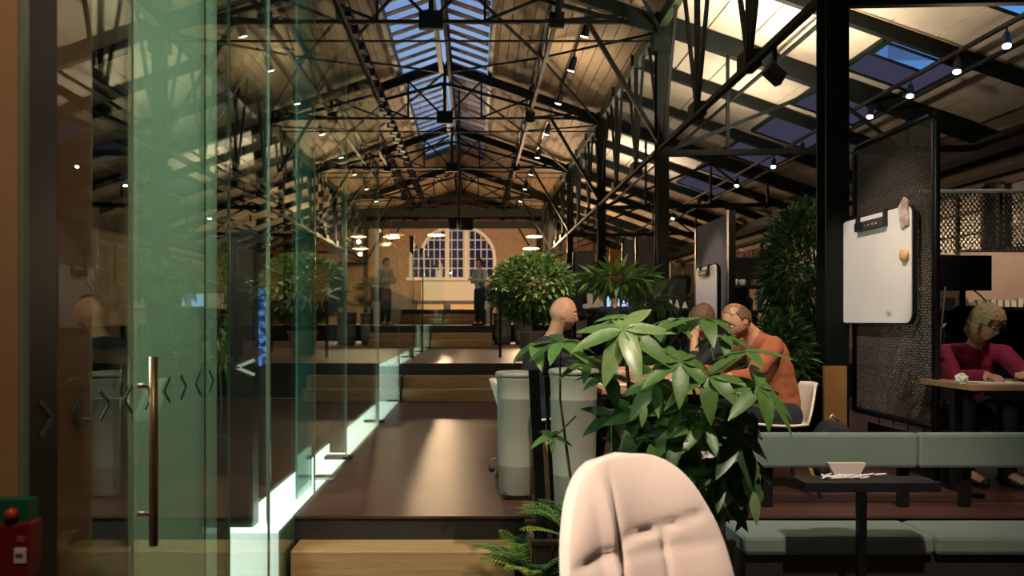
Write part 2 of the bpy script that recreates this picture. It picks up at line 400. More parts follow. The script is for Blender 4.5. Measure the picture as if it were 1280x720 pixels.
# roof windows of the aisle: frame + pane of dusk sky
skyp = emat('dusk_sky_pane', (.10, .30, .75), 1.0)
for b, x0, bright in [(1, 6.1, 1), (2, 6.05, 1), (3, 6.0, 0), (4, 6.0, 0), (5, 6.0, 0), (6, 6.0, 0), (7, 6.0, 0), (8, 6.0, 0)]:
    y0 = bay(b-1)+.62 if b > 1 else bay(1)+.25
    y0 = {1: 9.3, 2: 11.5}.get(b, bay(b-1)+.45)
    f = MB(); wd = 1.15 if b == 1 else .72 if b == 2 else 1.1; ln = .62 if b < 3 else 1.2
    for xa, xb, ya, yb in ((x0-.05, x0, y0-.05, y0+ln+.05), (x0+wd, x0+wd+.05, y0-.05, y0+ln+.05), (x0, x0+wd, y0-.05, y0), (x0, x0+wd, y0+ln, y0+ln+.05)):
        slab(f, xa, xb, ya, yb, .06, -.07)
    wf = struct('window_%d' % (b+12), f, steel)
    slab(MB(), x0, x0+wd, y0, y0+ln, .012, -.045).build('glass_pane', skyp if bright else emat('dim_sky_pane', (.13, .12, .22), .32), wf)

# ---- ridge skylight
f = MB()
for s in (-1, 1):
    xe = XC+s*SK
    for a in range(4):
        ya = SKY0+(SKY1-SKY0)*a/4
    slab(f, min(xe, xe+s*.1), max(xe, xe+s*.1), SKY0, SKY1, .22, -.12)
slab(f, XC-SK, XC, SKY1, SKY1+.12, .22, -.12); slab(f, XC, XC+SK, SKY1, SKY1+.12, .22, -.12)
sky = struct('window_30', f, green_steel)
purple = mat('slat_wood', (.24, .15, .13), .7, 0, (.17, .12, .14), 3)
y = SKY0+.2; k = 0
sp_l, sp_r = .62, .62
while y < SKY1-.3:
    for s in (-1, 1):
        wdt = .16 if s < 0 else (.2 if y < 20 else .42)
        key = ('slat', s, wdt)
        xa, xb = (XC-SK+.02, XC-.14) if s < 0 else (XC+.14, XC+SK-.02)
        if key not in meshes:
            meshes[key] = slab(MB(), xa, xb, 0, wdt, .03, -.02).mesh('slat', purple)
        inst('slat', meshes[key], sky, Matrix.Translation((0, y+R.uniform(-.03, .03), 0)))
    y += .56
for j in range(4):
    ya = SKY0+(SKY1-SKY0)*j/4; yb = SKY0+(SKY1-SKY0)*(j+1)/4-.04
    for xa, xb in ((XC-SK, XC), (XC, XC+SK)): slab(MB(), xa, xb, ya, yb, .01, .08).build('glass_pane', glass_sky, sky)

# ---- rafters of both aisles: pieces of the ceiling
def rafter_mesh(xa, xb, w, d):
    za, zb = roofz(xa)-.02, roofz(xb)-.02
    return MB().quadbox([(xa, -w/2, za-d), (xb, -w/2, zb-d), (xb, w/2, zb-d), (xa, w/2, za-d), (xa, -w/2, za), (xb, -w/2, zb), (xb, w/2, zb), (xa, w/2, za)])
rm = rafter_mesh(CX-.1, XR, .11, .2).mesh('rafter', steel); rbig = rafter_mesh(CX-.1, XR, .16, .3).mesh('rafter', steel)
lm = rafter_mesh(XL, CXL+.1, .11, .2).mesh('rafter', steel)
for b in range(-3, 16):
    inst('rafter', rbig if b % 3 == 0 else rm, ceiling, Matrix.Translation((0, bay(b), 0)))
    inst('rafter', lm, ceiling, Matrix.Translation((0, bay(b), 0)))
for x in (4.9, 6.9):   # purlin rods
    MB().bar((x, 0, roofz(x)-.3), (x, YE, roofz(x)-.3), .05, .05).build('purlin', steel, ceiling)

# ---- columns
COLS = [7+6.35*k for k in range(6)]
def column_mesh():
    m = MB(); m.box(-.1, .1, -.1, -.085, 0, 8); m.box(-.1, .1, .085, .1, 0, 8); m.box(-.012, .012, -.085, .085, 0, 8); return m
def rfl(yv, x):
    L = RLV if x > 0 else LV
    return [z for a, b, z in L if a <= yv < b][0]
side_w = {1: 'right', -1: 'left'}
for sgn, X in ((1, CX), (-1, CXL)):
    for i, yv in enumerate(COLS):
        z0 = rfl(yv, X); top = roofz(X)-.25
        c = thing('steel_column', (X, yv, z0), '%s dark green steel column of the %s row, counted from the camera' % (NTH[i], side_w[sgn]), 'column', 'steel columns of the hall')
        H = top-z0
        for q, (a, b) in enumerate(((-.1, -.082), (.082, .1))): MB().box(-.1, .1, a, b, 0, H).build('flange', steel, c)
        MB().box(-.012, .012, -.082, .082, 0, H).build('web', steel, c)
        MB().box(-.17, .17, -.17, .17, 0, .02).build('base_plate', steel, c)
        MB().box(-.16, .16, -.12, .12, H-.4, H-.12).build('gusset', steel, c)

# ---- longitudinal lattice girders between the columns
GT, GB_ = EYE+5.0, EYE+2.92
def girder(X, y0, label):
    g = thing('lattice_girder', (X, y0, GB_), label, 'girder', 'lattice girders on the column rows')
    H = GT-GB_
    MB().bar((0, 0, H), (0, 6.35, H), .14, .2).build('top_chord', green_steel, g)
    MB().bar((.05, .1, .04), (.05, 6.25, .04), .06, .09).build('bottom_chord', steel, g)
    MB().bar((-.06, .1, -.06), (-.06, 6.25, -.06), .05, .05).build('lower_rod', steel, g)
    for n in (1, 2):
        y = BY*n
        MB().bar((0, y, 0), (0, y, H), .07, .07).build('post', steel, g)
        for d in (-.72, .72): MB().bar((0, y, 0), (0, y+d, H), .05, .05).build('diagonal', steel, g)
    for y, d in ((.1, .9), (6.25, -.9)): MB().bar((0, y, .0), (0, y+d, H), .05, .05).build('diagonal', steel, g)
    MB().box(-.09, .09, BY-.16, BY+.16, -.05, .14).build('node_plate', steel, g); MB().box(-.09, .09, 2*BY-.16, 2*BY+.16, -.05, .14).build('node_plate', steel, g)
    return g
g0 = girder(CX, COLS[0], 'lattice girder joining the nearest and second right columns')
for i in range(1, 5): dup(g0, loc=(CX, COLS[i], GB_), label='lattice girder joining the %s and %s right columns' % (NTH[i], NTH[i+1]))
dup(g0, loc=(CX, COLS[0]-6.35, GB_), label='lattice girder running from the nearest right column towards the camera')
for i in range(0, 5): dup(g0, loc=(CXL, COLS[i], GB_), label='lattice girder joining the %s and %s left columns' % (NTH[i], NTH[i+1]))

# ---- nave trusses
def truss(y0, label):
    t = thing('roof_truss', (XC, y0, GT), label, 'roof truss', 'trusses across the nave')
    W = CX-XC; RZ_ = roofz(XC)-GT
    def zr(x): return RZ_-.35*abs(x)
    for s in (-1, 1):
        MB().bar((0, 0, zr(0)-.18), (s*W, 0, zr(W)-.18), .12, .22).build('rafter', steel, t)
        MB().bar((0, 0, zr(0)-.62), (s*W, 0, zr(W)-.3), .05, .07).build('lower_chord', steel, t)
        for a, b in ((0, .9), (.9, 2.1), (2.1, 3.2)):
            MB().bar((s*a, 0, .02), (s*b, 0, zr(b)-.25), .045, .045).build('strut', steel, t)
            MB().bar((s*b, 0, .02), (s*b, 0, zr(b)-.25), .045, .045).build('strut', steel, t)
        MB().bar((s*W, 0, GB_-GT), (s*(W-1.25), 0, .02), .07, .07).build('knee_brace', steel, t)
        MB().box(s*2.1-.12, s*2.1+.12, -.03, .03, -.1, .16).build('node_plate', steel, t)
    MB().bar((-W, 0, 0), (W, 0, 0), .06, .06).build('tie', steel, t)
    MB().bar((-W, 0, -.32), (W, 0, -.32), .03, .03).build('tie_rod', steel, t)
    MB().bar((0, 0, 0), (0, 0, zr(0)-.2), .08, .08).build('king_post', steel, t)
    MB().box(-.2, .2, -.05, .05, -.12, .18).build('node_plate', steel, t)
    return t
t0 = truss(COLS[1], 'roof truss across the nave at the second pair of columns')
for i in (0, 2, 3, 4, 5): dup(t0, loc=(XC, COLS[i], GT), label='roof truss across the nave at the %s pair of columns' % NTH[i])

# aisle trusses: tie from column to wall with hangers
def atruss(y0, sgn, label):
    t = thing('aisle_tie', (CX if sgn > 0 else CXL, y0, EYE+2.8), label, 'roof truss', 'ties across the aisles')
    W = XR-CX
    MB().bar((0, 0, 0), (sgn*W, 0, .1), .08, .1).build('tie', steel, t)
    for x in (1.1, 2.7, 4.1):
        zt = roofz(CX+x)-.3-(EYE+2.8)
        MB().bar((sgn*x, 0, 0), (sgn*x, 0, zt), .05, .05).build('hanger', steel, t)
    MB().bar((0, 0, 0), (sgn*2.7, 0, roofz(CX+2.7)-.3-EYE-2.8), .06, .06).build('strut', steel, t)
    MB().bar((sgn*4.1, 0, 0), (sgn*2.7, 0, roofz(CX+2.7)-.3-EYE-2.8), .05, .05).build('strut', steel, t)
    return t
for sgn in (1, -1):
    a0 = atruss(COLS[0], sgn, 'dark tie and hangers across the %s aisle at the nearest column' % side_w[sgn])
    for i in range(1, 6): dup(a0, loc=(a0.location.x, COLS[i], a0.location.z), label='dark tie and hangers across the %s aisle at the %s column' % (side_w[sgn], NTH[i]))

# purlin lattices + ridge lattice + wind bracing of the nave
def lattice(X, ztop, dep, y0, y1, name, label, step, m1=steel):
    t = thing(name, (X, y0, ztop-dep), label, 'girder')
    MB().bar((0, 0, dep), (0, y1-y0, dep), .09, .09).build('top_chord', m1, t); MB().bar((0, 0, 0), (0, y1-y0, 0), .07, .07).build('bottom_chord', steel, t)
    n = int((y1-y0)/step); me = MB().bar((0, 0, 0), (0, step/2, dep), .035, .035).mesh('diagonal', steel); me2 = MB().bar((0, step/2, dep), (0, step, 0), .035, .035).mesh('diagonal', steel)
    for k in range(n):
        inst('diagonal', me, t, Matrix.Translation((0, k*step, 0))); inst('diagonal', me2, t, Matrix.Translation((0, k*step, 0)))
    return t
lattice(XC+2.1, roofz(XC+2.1)-.12, .55, 1, 39.5, 'purlin_lattice', 'long lattice purlin under the right slope of the nave', 2.1)
lattice(XC-2.1, roofz(XC-2.1)-.12, .55, 1, 39.5, 'purlin_lattice', 'long lattice purlin under the left slope of the nave', 2.1)
rl = lattice(XC+.14, roofz(XC)-.1, .5, 5, 39.5, 'ridge_lattice', 'ridge lattice girder hanging under the skylight', .56)
for yv in COLS[:-1]:
    MB().box(-.24, -.14, yv+.5-5, yv+5.6-5, .0, .12).build('ridge_beam', green_steel, rl)
wbm = thing('wind_bracing', (XC, 0, 0), 'crossed bracing rods lying in the slope of the nave roof', 'bracing')
for i in range(5):
    for s in (-1, 1):
        y0 = COLS[i]; zt = roofz(XC)-.35; ze = roofz(XC+2.1)-.3
        MB().bar((0, y0, zt), (s*2.1, y0+3.17, ze), .045, .045).build('brace', steel, wbm)
        MB().bar((s*2.1, y0+3.17, ze), (0, y0+6.35, zt), .045, .045).build('brace', steel, wbm)
        MB().bar((s*2.1, y0+3.17, ze), (s*3.85, y0+6.35, roofz(CX)-.3), .04, .04).build('brace', steel, wbm)
        MB().bar((s*2.1, y0+3.17, ze), (s*3.85, y0, roofz(CX)-.3), .04, .04).build('brace', steel, wbm)
# dark cross beams before the end wall
for k, (py, Y, h) in enumerate(((266, 37, .35), (281, 36.5, .3))):
    z = RZ(py, Y); t = tag(MB().box(CXL, CX, Y-.15, Y+.15, z-h/2, z+h/2).build('cross_beam', steel), ['upper', 'lower'][k]+' dark beam crossing in front of the far brick wall', 'beam')

# ================= GLASS WALL ON THE LEFT =================
GX = -1.05
J = [1.86, 3.43, 4.1, 5.28, 6.6, 8.85, 11.3, 13.9, 16.4, 19.75, 24, 28]
tops = [4.0, 4.0, 4.0, 4.0, 4.0, 2.62, 2.75, 3.0, 3.1, 3.1, 3.5]
gw = struct('trim_3', MB().box(GX-.02, GX+.02, J[0], 8.83, 4.0, 4.05), black)
gw.name = 'glass_partition'; del gw['kind']; tag(gw, 'long glass partition beside the stepped corridor', 'glass wall')
def lvl(y): return [z for a, b, z in LV if a <= y < b][0]
for i in range(len(J)-1):
    a, b = J[i], J[i+1]
    zb = lvl(a+.3) if a > 4.2 else 0.01
    if i == 2: pass
    if a < 4.1 or i == 0: zb = .01
    if i == 0:   # the glass door with its bar handle
        MB().box(GX-.006, GX+.006, a, 2.44, .01, 3.99).build('glass_pane', glass_g, gw)
        door = struct('door_1', MB().box(GX-.006, GX+.006, 2.46, b-.01, .02, 3.99), glass_g)
        h = MB().tube([(GX+.05, 2.5, .9), (GX+.05, 2.5, 1.49)], .014, 12); h.tube([(GX, 2.5, 1.0), (GX+.05, 2.5, 1.0)], .008); h.tube([(GX, 2.5, 1.4), (GX+.05, 2.5, 1.4)], .008)
        h.build('door_handle', mat('bronze', (.22, .15, .09), .35, .7), door, smooth=True)
        MB().box(GX-.007, GX+.007, 2.447, 2.453, .01, 3.99).build('glass_edge', edge_m, gw)
    else:
        MB().box(GX-.006, GX+.006, a+.006, b-.006, zb-.02 if a > 4.6 else .01, tops[i]).build('glass_pane', glass_g, gw)
    MB().box(GX-.006, GX+.006, b-.004, b+.004, zb, tops[i]).build('glass_edge', edge_m, gw)
MB().box(GX-.01, GX+.01, J[0]-.01, J[0]+.012, 0, 4).build('glass_edge', edge_m, gw)
# clamp and short steel bits at the glass foot
# chevrons printed on the glass
def chev(mb, y, z, s, h, wd, x=GX+.009, t=.012):
    p = [(y-s*wd/2, z+h/2), (y+s*wd/2, z), (y-s*wd/2, z-h/2)]
    for a, b in ((p[0], p[1]), (p[1], p[2])):
        d = V((b[0]-a[0], b[1]-a[1])).normalized(); n = V((-d.y, d.x))*t/2
        mb.prism([(a[0]-n.x, a[1]-n.y), (a[0]+n.x, a[1]+n.y), (b[0]+n.x, b[1]+n.y), (b[0]-n.x, b[1]-n.y)], 'x', x, x+.002)
chm = mat('grey_film', (.07, .09, .075), .6)
for k in range(9):
    m = MB(); chev(m, 1.95+.153*k, 1.365, 1 if k % 2 == 0 else -1, .085, .055); m.build('chevron', chm, gw)
for k in range(6):
    m = MB(); chev(m, 4.5+.2*k, 1.72, 1 if k % 2 == 0 else -1, .1, .08); m.build('chevron', chm, gw)
# frosted panels standing behind the glass
p1 = tag(MB().box(GX-.09, GX-.07, 2.67, 3.49, 0, 3.95).build('frosted_panel', frost_a), 'wide pale green frosted panel behind the glass door', 'glass panel')
MB().box(GX-.092, GX-.068, 3.33, 3.34, 0, 3.95).build('joint', steel, p1)
tag(MB().box(GX-.09, GX-.075, 1.99, 2.17, 1.6, 3.6).build('frosted_panel', frost_a), 'narrow frosted panel high up beside the brown wall', 'glass panel')
tag(MB().box(GX-.09, GX-.075, 5.12, 5.56, .45, 3.9).build('teal_panel', frost_b), 'slim teal frosted glass strip behind the partition', 'glass panel')

# LED ledge along the foot of the glass, one length per level
for i in range(1, 5):
    a, b, z = LV[i]
    ya = a-.34 if i == 1 else a-.55
    l = thing('light_ledge', (-1.21, ya, LV[i-1][2]), 'glowing white light ledge beside the %s level of the corridor' % ['first', 'second', 'third', 'fourth'][i-1], 'light ledge', 'light ledges at the foot of the glass')
    H = z-LV[i-1][2]
    MB().box(-.14, .14, .0, .02, 0, H-.01).build('front_face', led_front, l)
    if i == 1:
        MB().box(-.14, .14, .0, b-ya-.6, H-.01, H+.012).build('lit_top', led, l)
    else: MB().box(-.14, .14, .0, b-ya-.6, H-.01, H+.012).build('lit_top', led, l)
    MB().box(.14, .15, 0, .9 if i == 1 else .5, 0, H).build('side_glass', edge_m, l)
    mclip = MB().box(.06, .2, 1.35, 1.47, H+.012, H+.03).build('clip', steel_l, l) if i == 1 else None
    for q in range(3): MB().box(-.02, .2, 2.2+q*2.4, 2.32+q*2.4, H+.012, H+.035).build('clip', black, l)

# posts at the partition
def gpost(px0, px1, Y, ztop, m, label, zb=None):
    x0, x1 = RX(px0, Y), RX(px1, Y); zb = lvl(Y) if zb is None else zb
    p = thing('partition_post', ((x0+x1)/2, Y, zb), label, 'post')
    h = (x1-x0)/2
    MB().box(-h, h, 0, max(.03, min(.12, 2*h)), 0, ztop-zb).build('shaft', m, p)
    MB().box(-h-.015, h+.015, -.01, .06, ztop-zb, ztop-zb+.03).build('cap', m, p)
    return p
pa = gpost(285, 316, 4.42, RZ(294, 4.42), black, 'broad black post with a white chevron at the head of the light ledge', .0)
pb = gpost(412, 431, 6.95, RZ(268, 6.95), black, 'second black post with a white chevron behind the glass')
gpost(469.5, 473.5, 8.83, RZ(290, 8.83), steel_l, 'thin bright steel post in the glass partition')
gpost(512, 517, 13.88, RZ(297, 13.88), black, 'thin black post where the glass drops in height')
gpost(525.5, 529, 16.4, RZ(312, 16.4), black, 'thin dark post beyond the black one, beside the upper steps')
chw = mat('white_film', (.62, .64, .58), .6)
for p, px, py, sz, Y in ((pa, 308, 459, .1, 4.42), (pb, 417, 367, .12, 6.95)):
    c = at(px, py, Y)-p.location; m = MB()
    for s in (1, -1): m.bar((c.x-sz/2, -.012, c.z), (c.x+sz/2, -.012, c.z+s*sz*.42), .004, .018)
    tag(m.build('chevron', chw, p), 'white chevron')
cl = thing('door_closer', at(322, 298, 4.36), 'black closer box at the top of the glass next to the first black post', 'door closer')
MB().box(-.08, .08, -.03, .03, -.022, .022).build('body', black, cl); MB().tube([(.0, 0, .02), (-.13, -.1, .08)], .006).build('arm', steel_l, cl)
tag(MB().box(RX(334, 4.5), RX(336, 4.5), 4.48, 4.5, .45, 2.05).build('door_rod', steel_l), 'slim steel rod hanging under the black closer box', 'rod')
# dim blue display and yellow-leaved climber in the glass room
bl = thing('display_panel', (RX(328, 5.6), 5.6, .45), 'narrow display with a blue pattern behind the glass', 'display')
bm_ = bpy.data.materials.new('blue_display'); bm_.use_nodes = True; n = bm_.node_tree.nodes; l = bm_.node_tree.links
n.remove(n['Principled BSDF']); e = n.new('ShaderNodeEmission'); q = n.new('ShaderNodeTexNoise'); q.inputs['Scale'].default_value = 26
r = n.new('ShaderNodeValToRGB'); r.color_ramp.elements[0].color = (.01, .03, .12, 1); r.color_ramp.elements[1].color = (.18, .42, .95, 1); r.color_ramp.elements[0].position = .45; r.color_ramp.elements[1].position = .62
t = n.new('ShaderNodeTexCoord'); l.new(t.outputs['Object'], q.inputs[0]); l.new(q.outputs[0], r.inputs[0]); l.new(r.outputs[0], e.inputs[0]); l.new(e.outputs[0], n['Material Output'].inputs[0])
MB().box(-.045, .045, 0, .02, .84, 1.38).build('screen', bm_, bl); MB().box(-.05, .05, .02, .05, 0, 1.42).build('housing', black, bl)

# brown wall end at the left edge, with the red box and the green sign
bw = struct('wall_left_near', MB().box(-2.6, RX(22, 1.84), 1.84, 2.2, 0, 4.2), brown_wall); bw.name = 'wall_near'
MB().box(RX(22, 1.84), RX(24, 1.84)+.004, 1.86, 2.0, 0, 4.2).build('edge_trim', black, bw)
rb = thing('fire_alarm_box', (RX(10, 1.79), 1.815, RZ(683, 1.79)), 'red alarm box with a small white label at the left edge', 'alarm box')
m = MB().prism([(-.07, -.075), (.045, -.075), (.052, -.02), (.052, .055), (-.07, .045)], 'y', -.03, .024); m.build('case', red_m, rb, bevel=.006)
MB().box(.018, .044, -.033, -.03, -.035, -.002).build('label_plate', paper, rb)
for k in range(3): MB().box(.022+k*.006, .026+k*.006, -.035, -.033, -.022, -.014).build('mark', black, rb)
MB().box(.024, .04, -.033, -.03, .012, .024).build('mark', mat('pale_red', (.5, .08, .08), .6), rb)
gs = thing('emergency_sign', (RX(4, 1.75), 1.795, RZ(648, 1.75)), 'green sign with a round red lamp above the red box', 'sign')
MB().box(-.06, .03, 0, .04, -.045, .03).build('plate', green_m, gs)
MB().lathe([(.001, -.012), (.014, -.012), (.014, .004), (.008, .01), (.001, .011)], n=16).build('lamp', mat('red_lens', (.5, .06, .02), .3), gs, smooth=True, loc=(-.004, -.01, .0)).rotation_euler.x = math.pi/2

# glass room interior: dark back wall
MB().box(-4.5, -4.42, -3, 7, 0, 3.2).build('room_partition', dark_floor, floor)
# ================= PEOPLE =================
def capsule(p0, p1, r0, r1, n=14, k=5):
    p0, p1 = V(p0), V(p1); a = p1-p0; L = a.length
    if L < 1e-5: a = V((0, 0, 1)); L = 1e-4
    a.normalize(); u = V((0, 0, 1)) if abs(a.z) < .9 else V((1, 0, 0)); x = a.cross(u).normalized(); y = a.cross(x)
    vs = []; fs = []
    prof = [(-r0*math.cos(math.pi/2*i/k), r0*math.sin(math.pi/2*i/k)) for i in range(k+1)]+[(L+r1*math.sin(math.pi/2*i/k), r1*math.cos(math.pi/2*i/k)) for i in range(k+1)]
    prof[0] = (prof[0][0], r0*.02); prof[-1] = (prof[-1][0], r1*.02)
    for h, r in prof:
        for i in range(n):
            t = 2*math.pi*i/n; vs.append(tuple(p0+a*h+(x*math.cos(t)+y*math.sin(t))*r))
    for j in range(len(prof)-1):
        for i in range(n): fs.append((j*n+i, j*n+(i+1) % n, (j+1)*n+(i+1) % n, (j+1)*n+i))
    fs.append(tuple(range(n))[::-1]); fs.append(tuple((len(prof)-1)*n+i for i in range(n)))
    return vs, fs
def skin_mesh(verts, edges, radii, sub=1, vox=.012, smooth=4, extra=None):
    """tapered limbs fused into one continuous surface by a voxel remesh"""
    mb = MB()
    for a, b in edges: mb.add(*capsule(verts[a], verts[b], radii[a], radii[b]))
    for e in (extra or []): mb.add(e[0], e[1])
    me = bpy.data.meshes.new('fused'); me.from_pydata(mb.v, [], mb.f)
    bm = bmesh.new(); bm.from_mesh(me); bmesh.ops.recalc_face_normals(bm, faces=bm.faces); bm.to_mesh(me); bm.free()
    ob = bpy.data.objects.new('fused', me); C.objects.link(ob)
    q = ob.modifiers.new('r', 'REMESH'); q.mode = 'VOXEL'; q.voxel_size = vox or .012; q.use_smooth_shade = True
    if smooth: q = ob.modifiers.new('m', 'SMOOTH'); q.factor = .5; q.iterations = smooth
    bpy.context.view_layer.update(); dg = bpy.context.evaluated_depsgraph_get()
    out = bpy.data.meshes.new_from_object(ob.evaluated_get(dg)); bpy.data.objects.remove(ob)
    out.polygons.foreach_set('use_smooth', [True]*len(out.polygons))
    return out
def g(x, s): return math.exp(-(x/s)**2)
def headpt(n, off=0.0):
    nx, ny, nz = n
    x, y, z = nx*.098, ny*.077, nz*.118
    if nz < 0:
        t = -nz; y *= 1-.30*t**1.6
        if nx < 0: x *= 1-.42*t
        else: x *= 1-.06*t
    if nx > 0: x *= .96
    if off == 0:
        f = max(0, nx)
        if nx > .2:
            nose = max(0, 1-abs((nz+.16)/.26))**.8 if nz > -.42 and nz < .1 else 0
            k = .9 if nz > -.16 else 1
            prof = .006*g(nz-.05, .12)+.024*g(nz+.24, .13)*k
            x += prof*g(ny, .13)
            x -= .012*g(abs(ny)-.36, .17)*g(nz-.04, .11)
            x += .005*g(abs(ny)-.33, .25)*g(nz-.22, .09)
            x += .006*g(ny, .26)*g(nz+.50, .055)+.005*g(ny, .22)*g(nz+.60, .05)-.004*g(ny, .26)*g(nz+.555, .02)
            x += .009*g(ny, .3)*g(nz+.86, .14)
            x += .003*g(abs(ny)-.55, .2)*g(nz+.2, .2)
    v = V((x, y, z)); 
    return v+V(n)*off
def sphere_dirs(nu=44, nv=34):
    vs = []; fs = []
    for j in range(nv+1):
        th = math.pi*j/nv
        for i in range(nu):
            ph = 2*math.pi*i/nu; vs.append((math.sin(th)*math.cos(ph), math.sin(th)*math.sin(ph), math.cos(th)))
    for j in range(nv):
        for i in range(nu): fs.append((j*nu+i, (j+1)*nu+i, (j+1)*nu+(i+1) % nu, j*nu+(i+1) % nu))
    return vs, fs
DV, DF = sphere_dirs()
def frame(fwd, up):
    f = V(fwd).normalized(); y = V(up).cross(f).normalized(); z = f.cross(y)
    return Matrix(((f.x, y.x, z.x), (f.y, y.y, z.y), (f.z, y.z, z.z))).to_4x4()
DV2, DF2 = sphere_dirs(96, 72)
def head_extra(M):
    e = [([tuple(M @ headpt(n)) for n in DV], DF)]
    for s in (-1, 1):   # ears
        vs = [tuple(M @ V((-.004+n[0]*.017-.004*n[2], s*(.076+n[1]*.008+.006*max(0, -n[0])), -.008+n[2]*.031))) for n in DV]
        e.append((vs, DF))
    return e
def hair_mesh(M, keep, off, jit=.004, seed=0, m=None, shape=None):
    vs = []
    for n in DV2:
        o = off(n) if callable(off) else off
        v = headpt(n, .0001+o+jit*noise.noise(V(n)*9+V((seed, 0, 0)))+jit*.6*noise.noise(V(n)*26))
        if shape: v = shape(n, v)
        vs.append(tuple(M @ v))
    inner = [tuple(M @ headpt(n, .001)) for n in DV2]; N = len(vs)
    fs = [f for f in DF2 if all(keep(DV2[i]) for i in f)]
    mb = MB(); mb.v = vs+inner; mb.f = list(fs)
    cnt = {}
    for f in fs:
        for a, b in zip(f, f[1:]+f[:1]): cnt[(a, b)] = 1
    for (a, b) in cnt:
        if (b, a) not in cnt: mb.f.append((b, a, a+N, b+N))
    used = sorted({i for f in mb.f for i in f}); mp = {i: k for k, i in enumerate(used)}
    mb.v = [mb.v[i] for i in used]; mb.f = [tuple(mp[i] for i in f) for f in mb.f]
    return mb
def hand_chain(vs, es, rs, wi, wrist, d, up, side, curl=.5, thumb=1):
    """palm + five bent fingers; d = pointing direction, up = back of the hand, thumb on +side"""
    d = V(d).normalized(); up = V(up).normalized(); sd = d.cross(up).normalized()*thumb; up = sd.cross(d).normalized()*thumb
    base = len(vs)
    pc = V(wrist)+d*.02; vs.append(pc); es.append((wi, base)); rs.append(.021)
    def add(p, par, r): vs.append(p); es.append((par, len(vs)-1)); rs.append(r); return len(vs)-1
    for k, (o, L) in enumerate(((.030, .070), (.010, .080), (-.010, .074), (-.029, .058))):
        q0 = V(wrist)+d*.03+sd*o*.75; vs.append(q0); rs.append(.0145); es.append((base, len(vs)-1)); p = V(wrist)+d*.088+sd*o; a = add(p, len(vs)-1, .0125)
        dn = (d*math.cos(curl*.5)-up*math.sin(curl*.5)); p = p+dn*L*.5; a = add(p, a, .0092)
        dn = (d*math.cos(curl)-up*math.sin(curl)); p = p+dn*L*.5; a = add(p, a, .0078)
    p = V(wrist)+d*.03+sd*.035-up*.005; a = add(p, base, .012)
    p = p+(d*.7+sd*.6-up*.2)*.035; a = add(p, a, .0105); p = p+(d*.9+sd*.25-up*.3)*.028; add(p, a, .009)
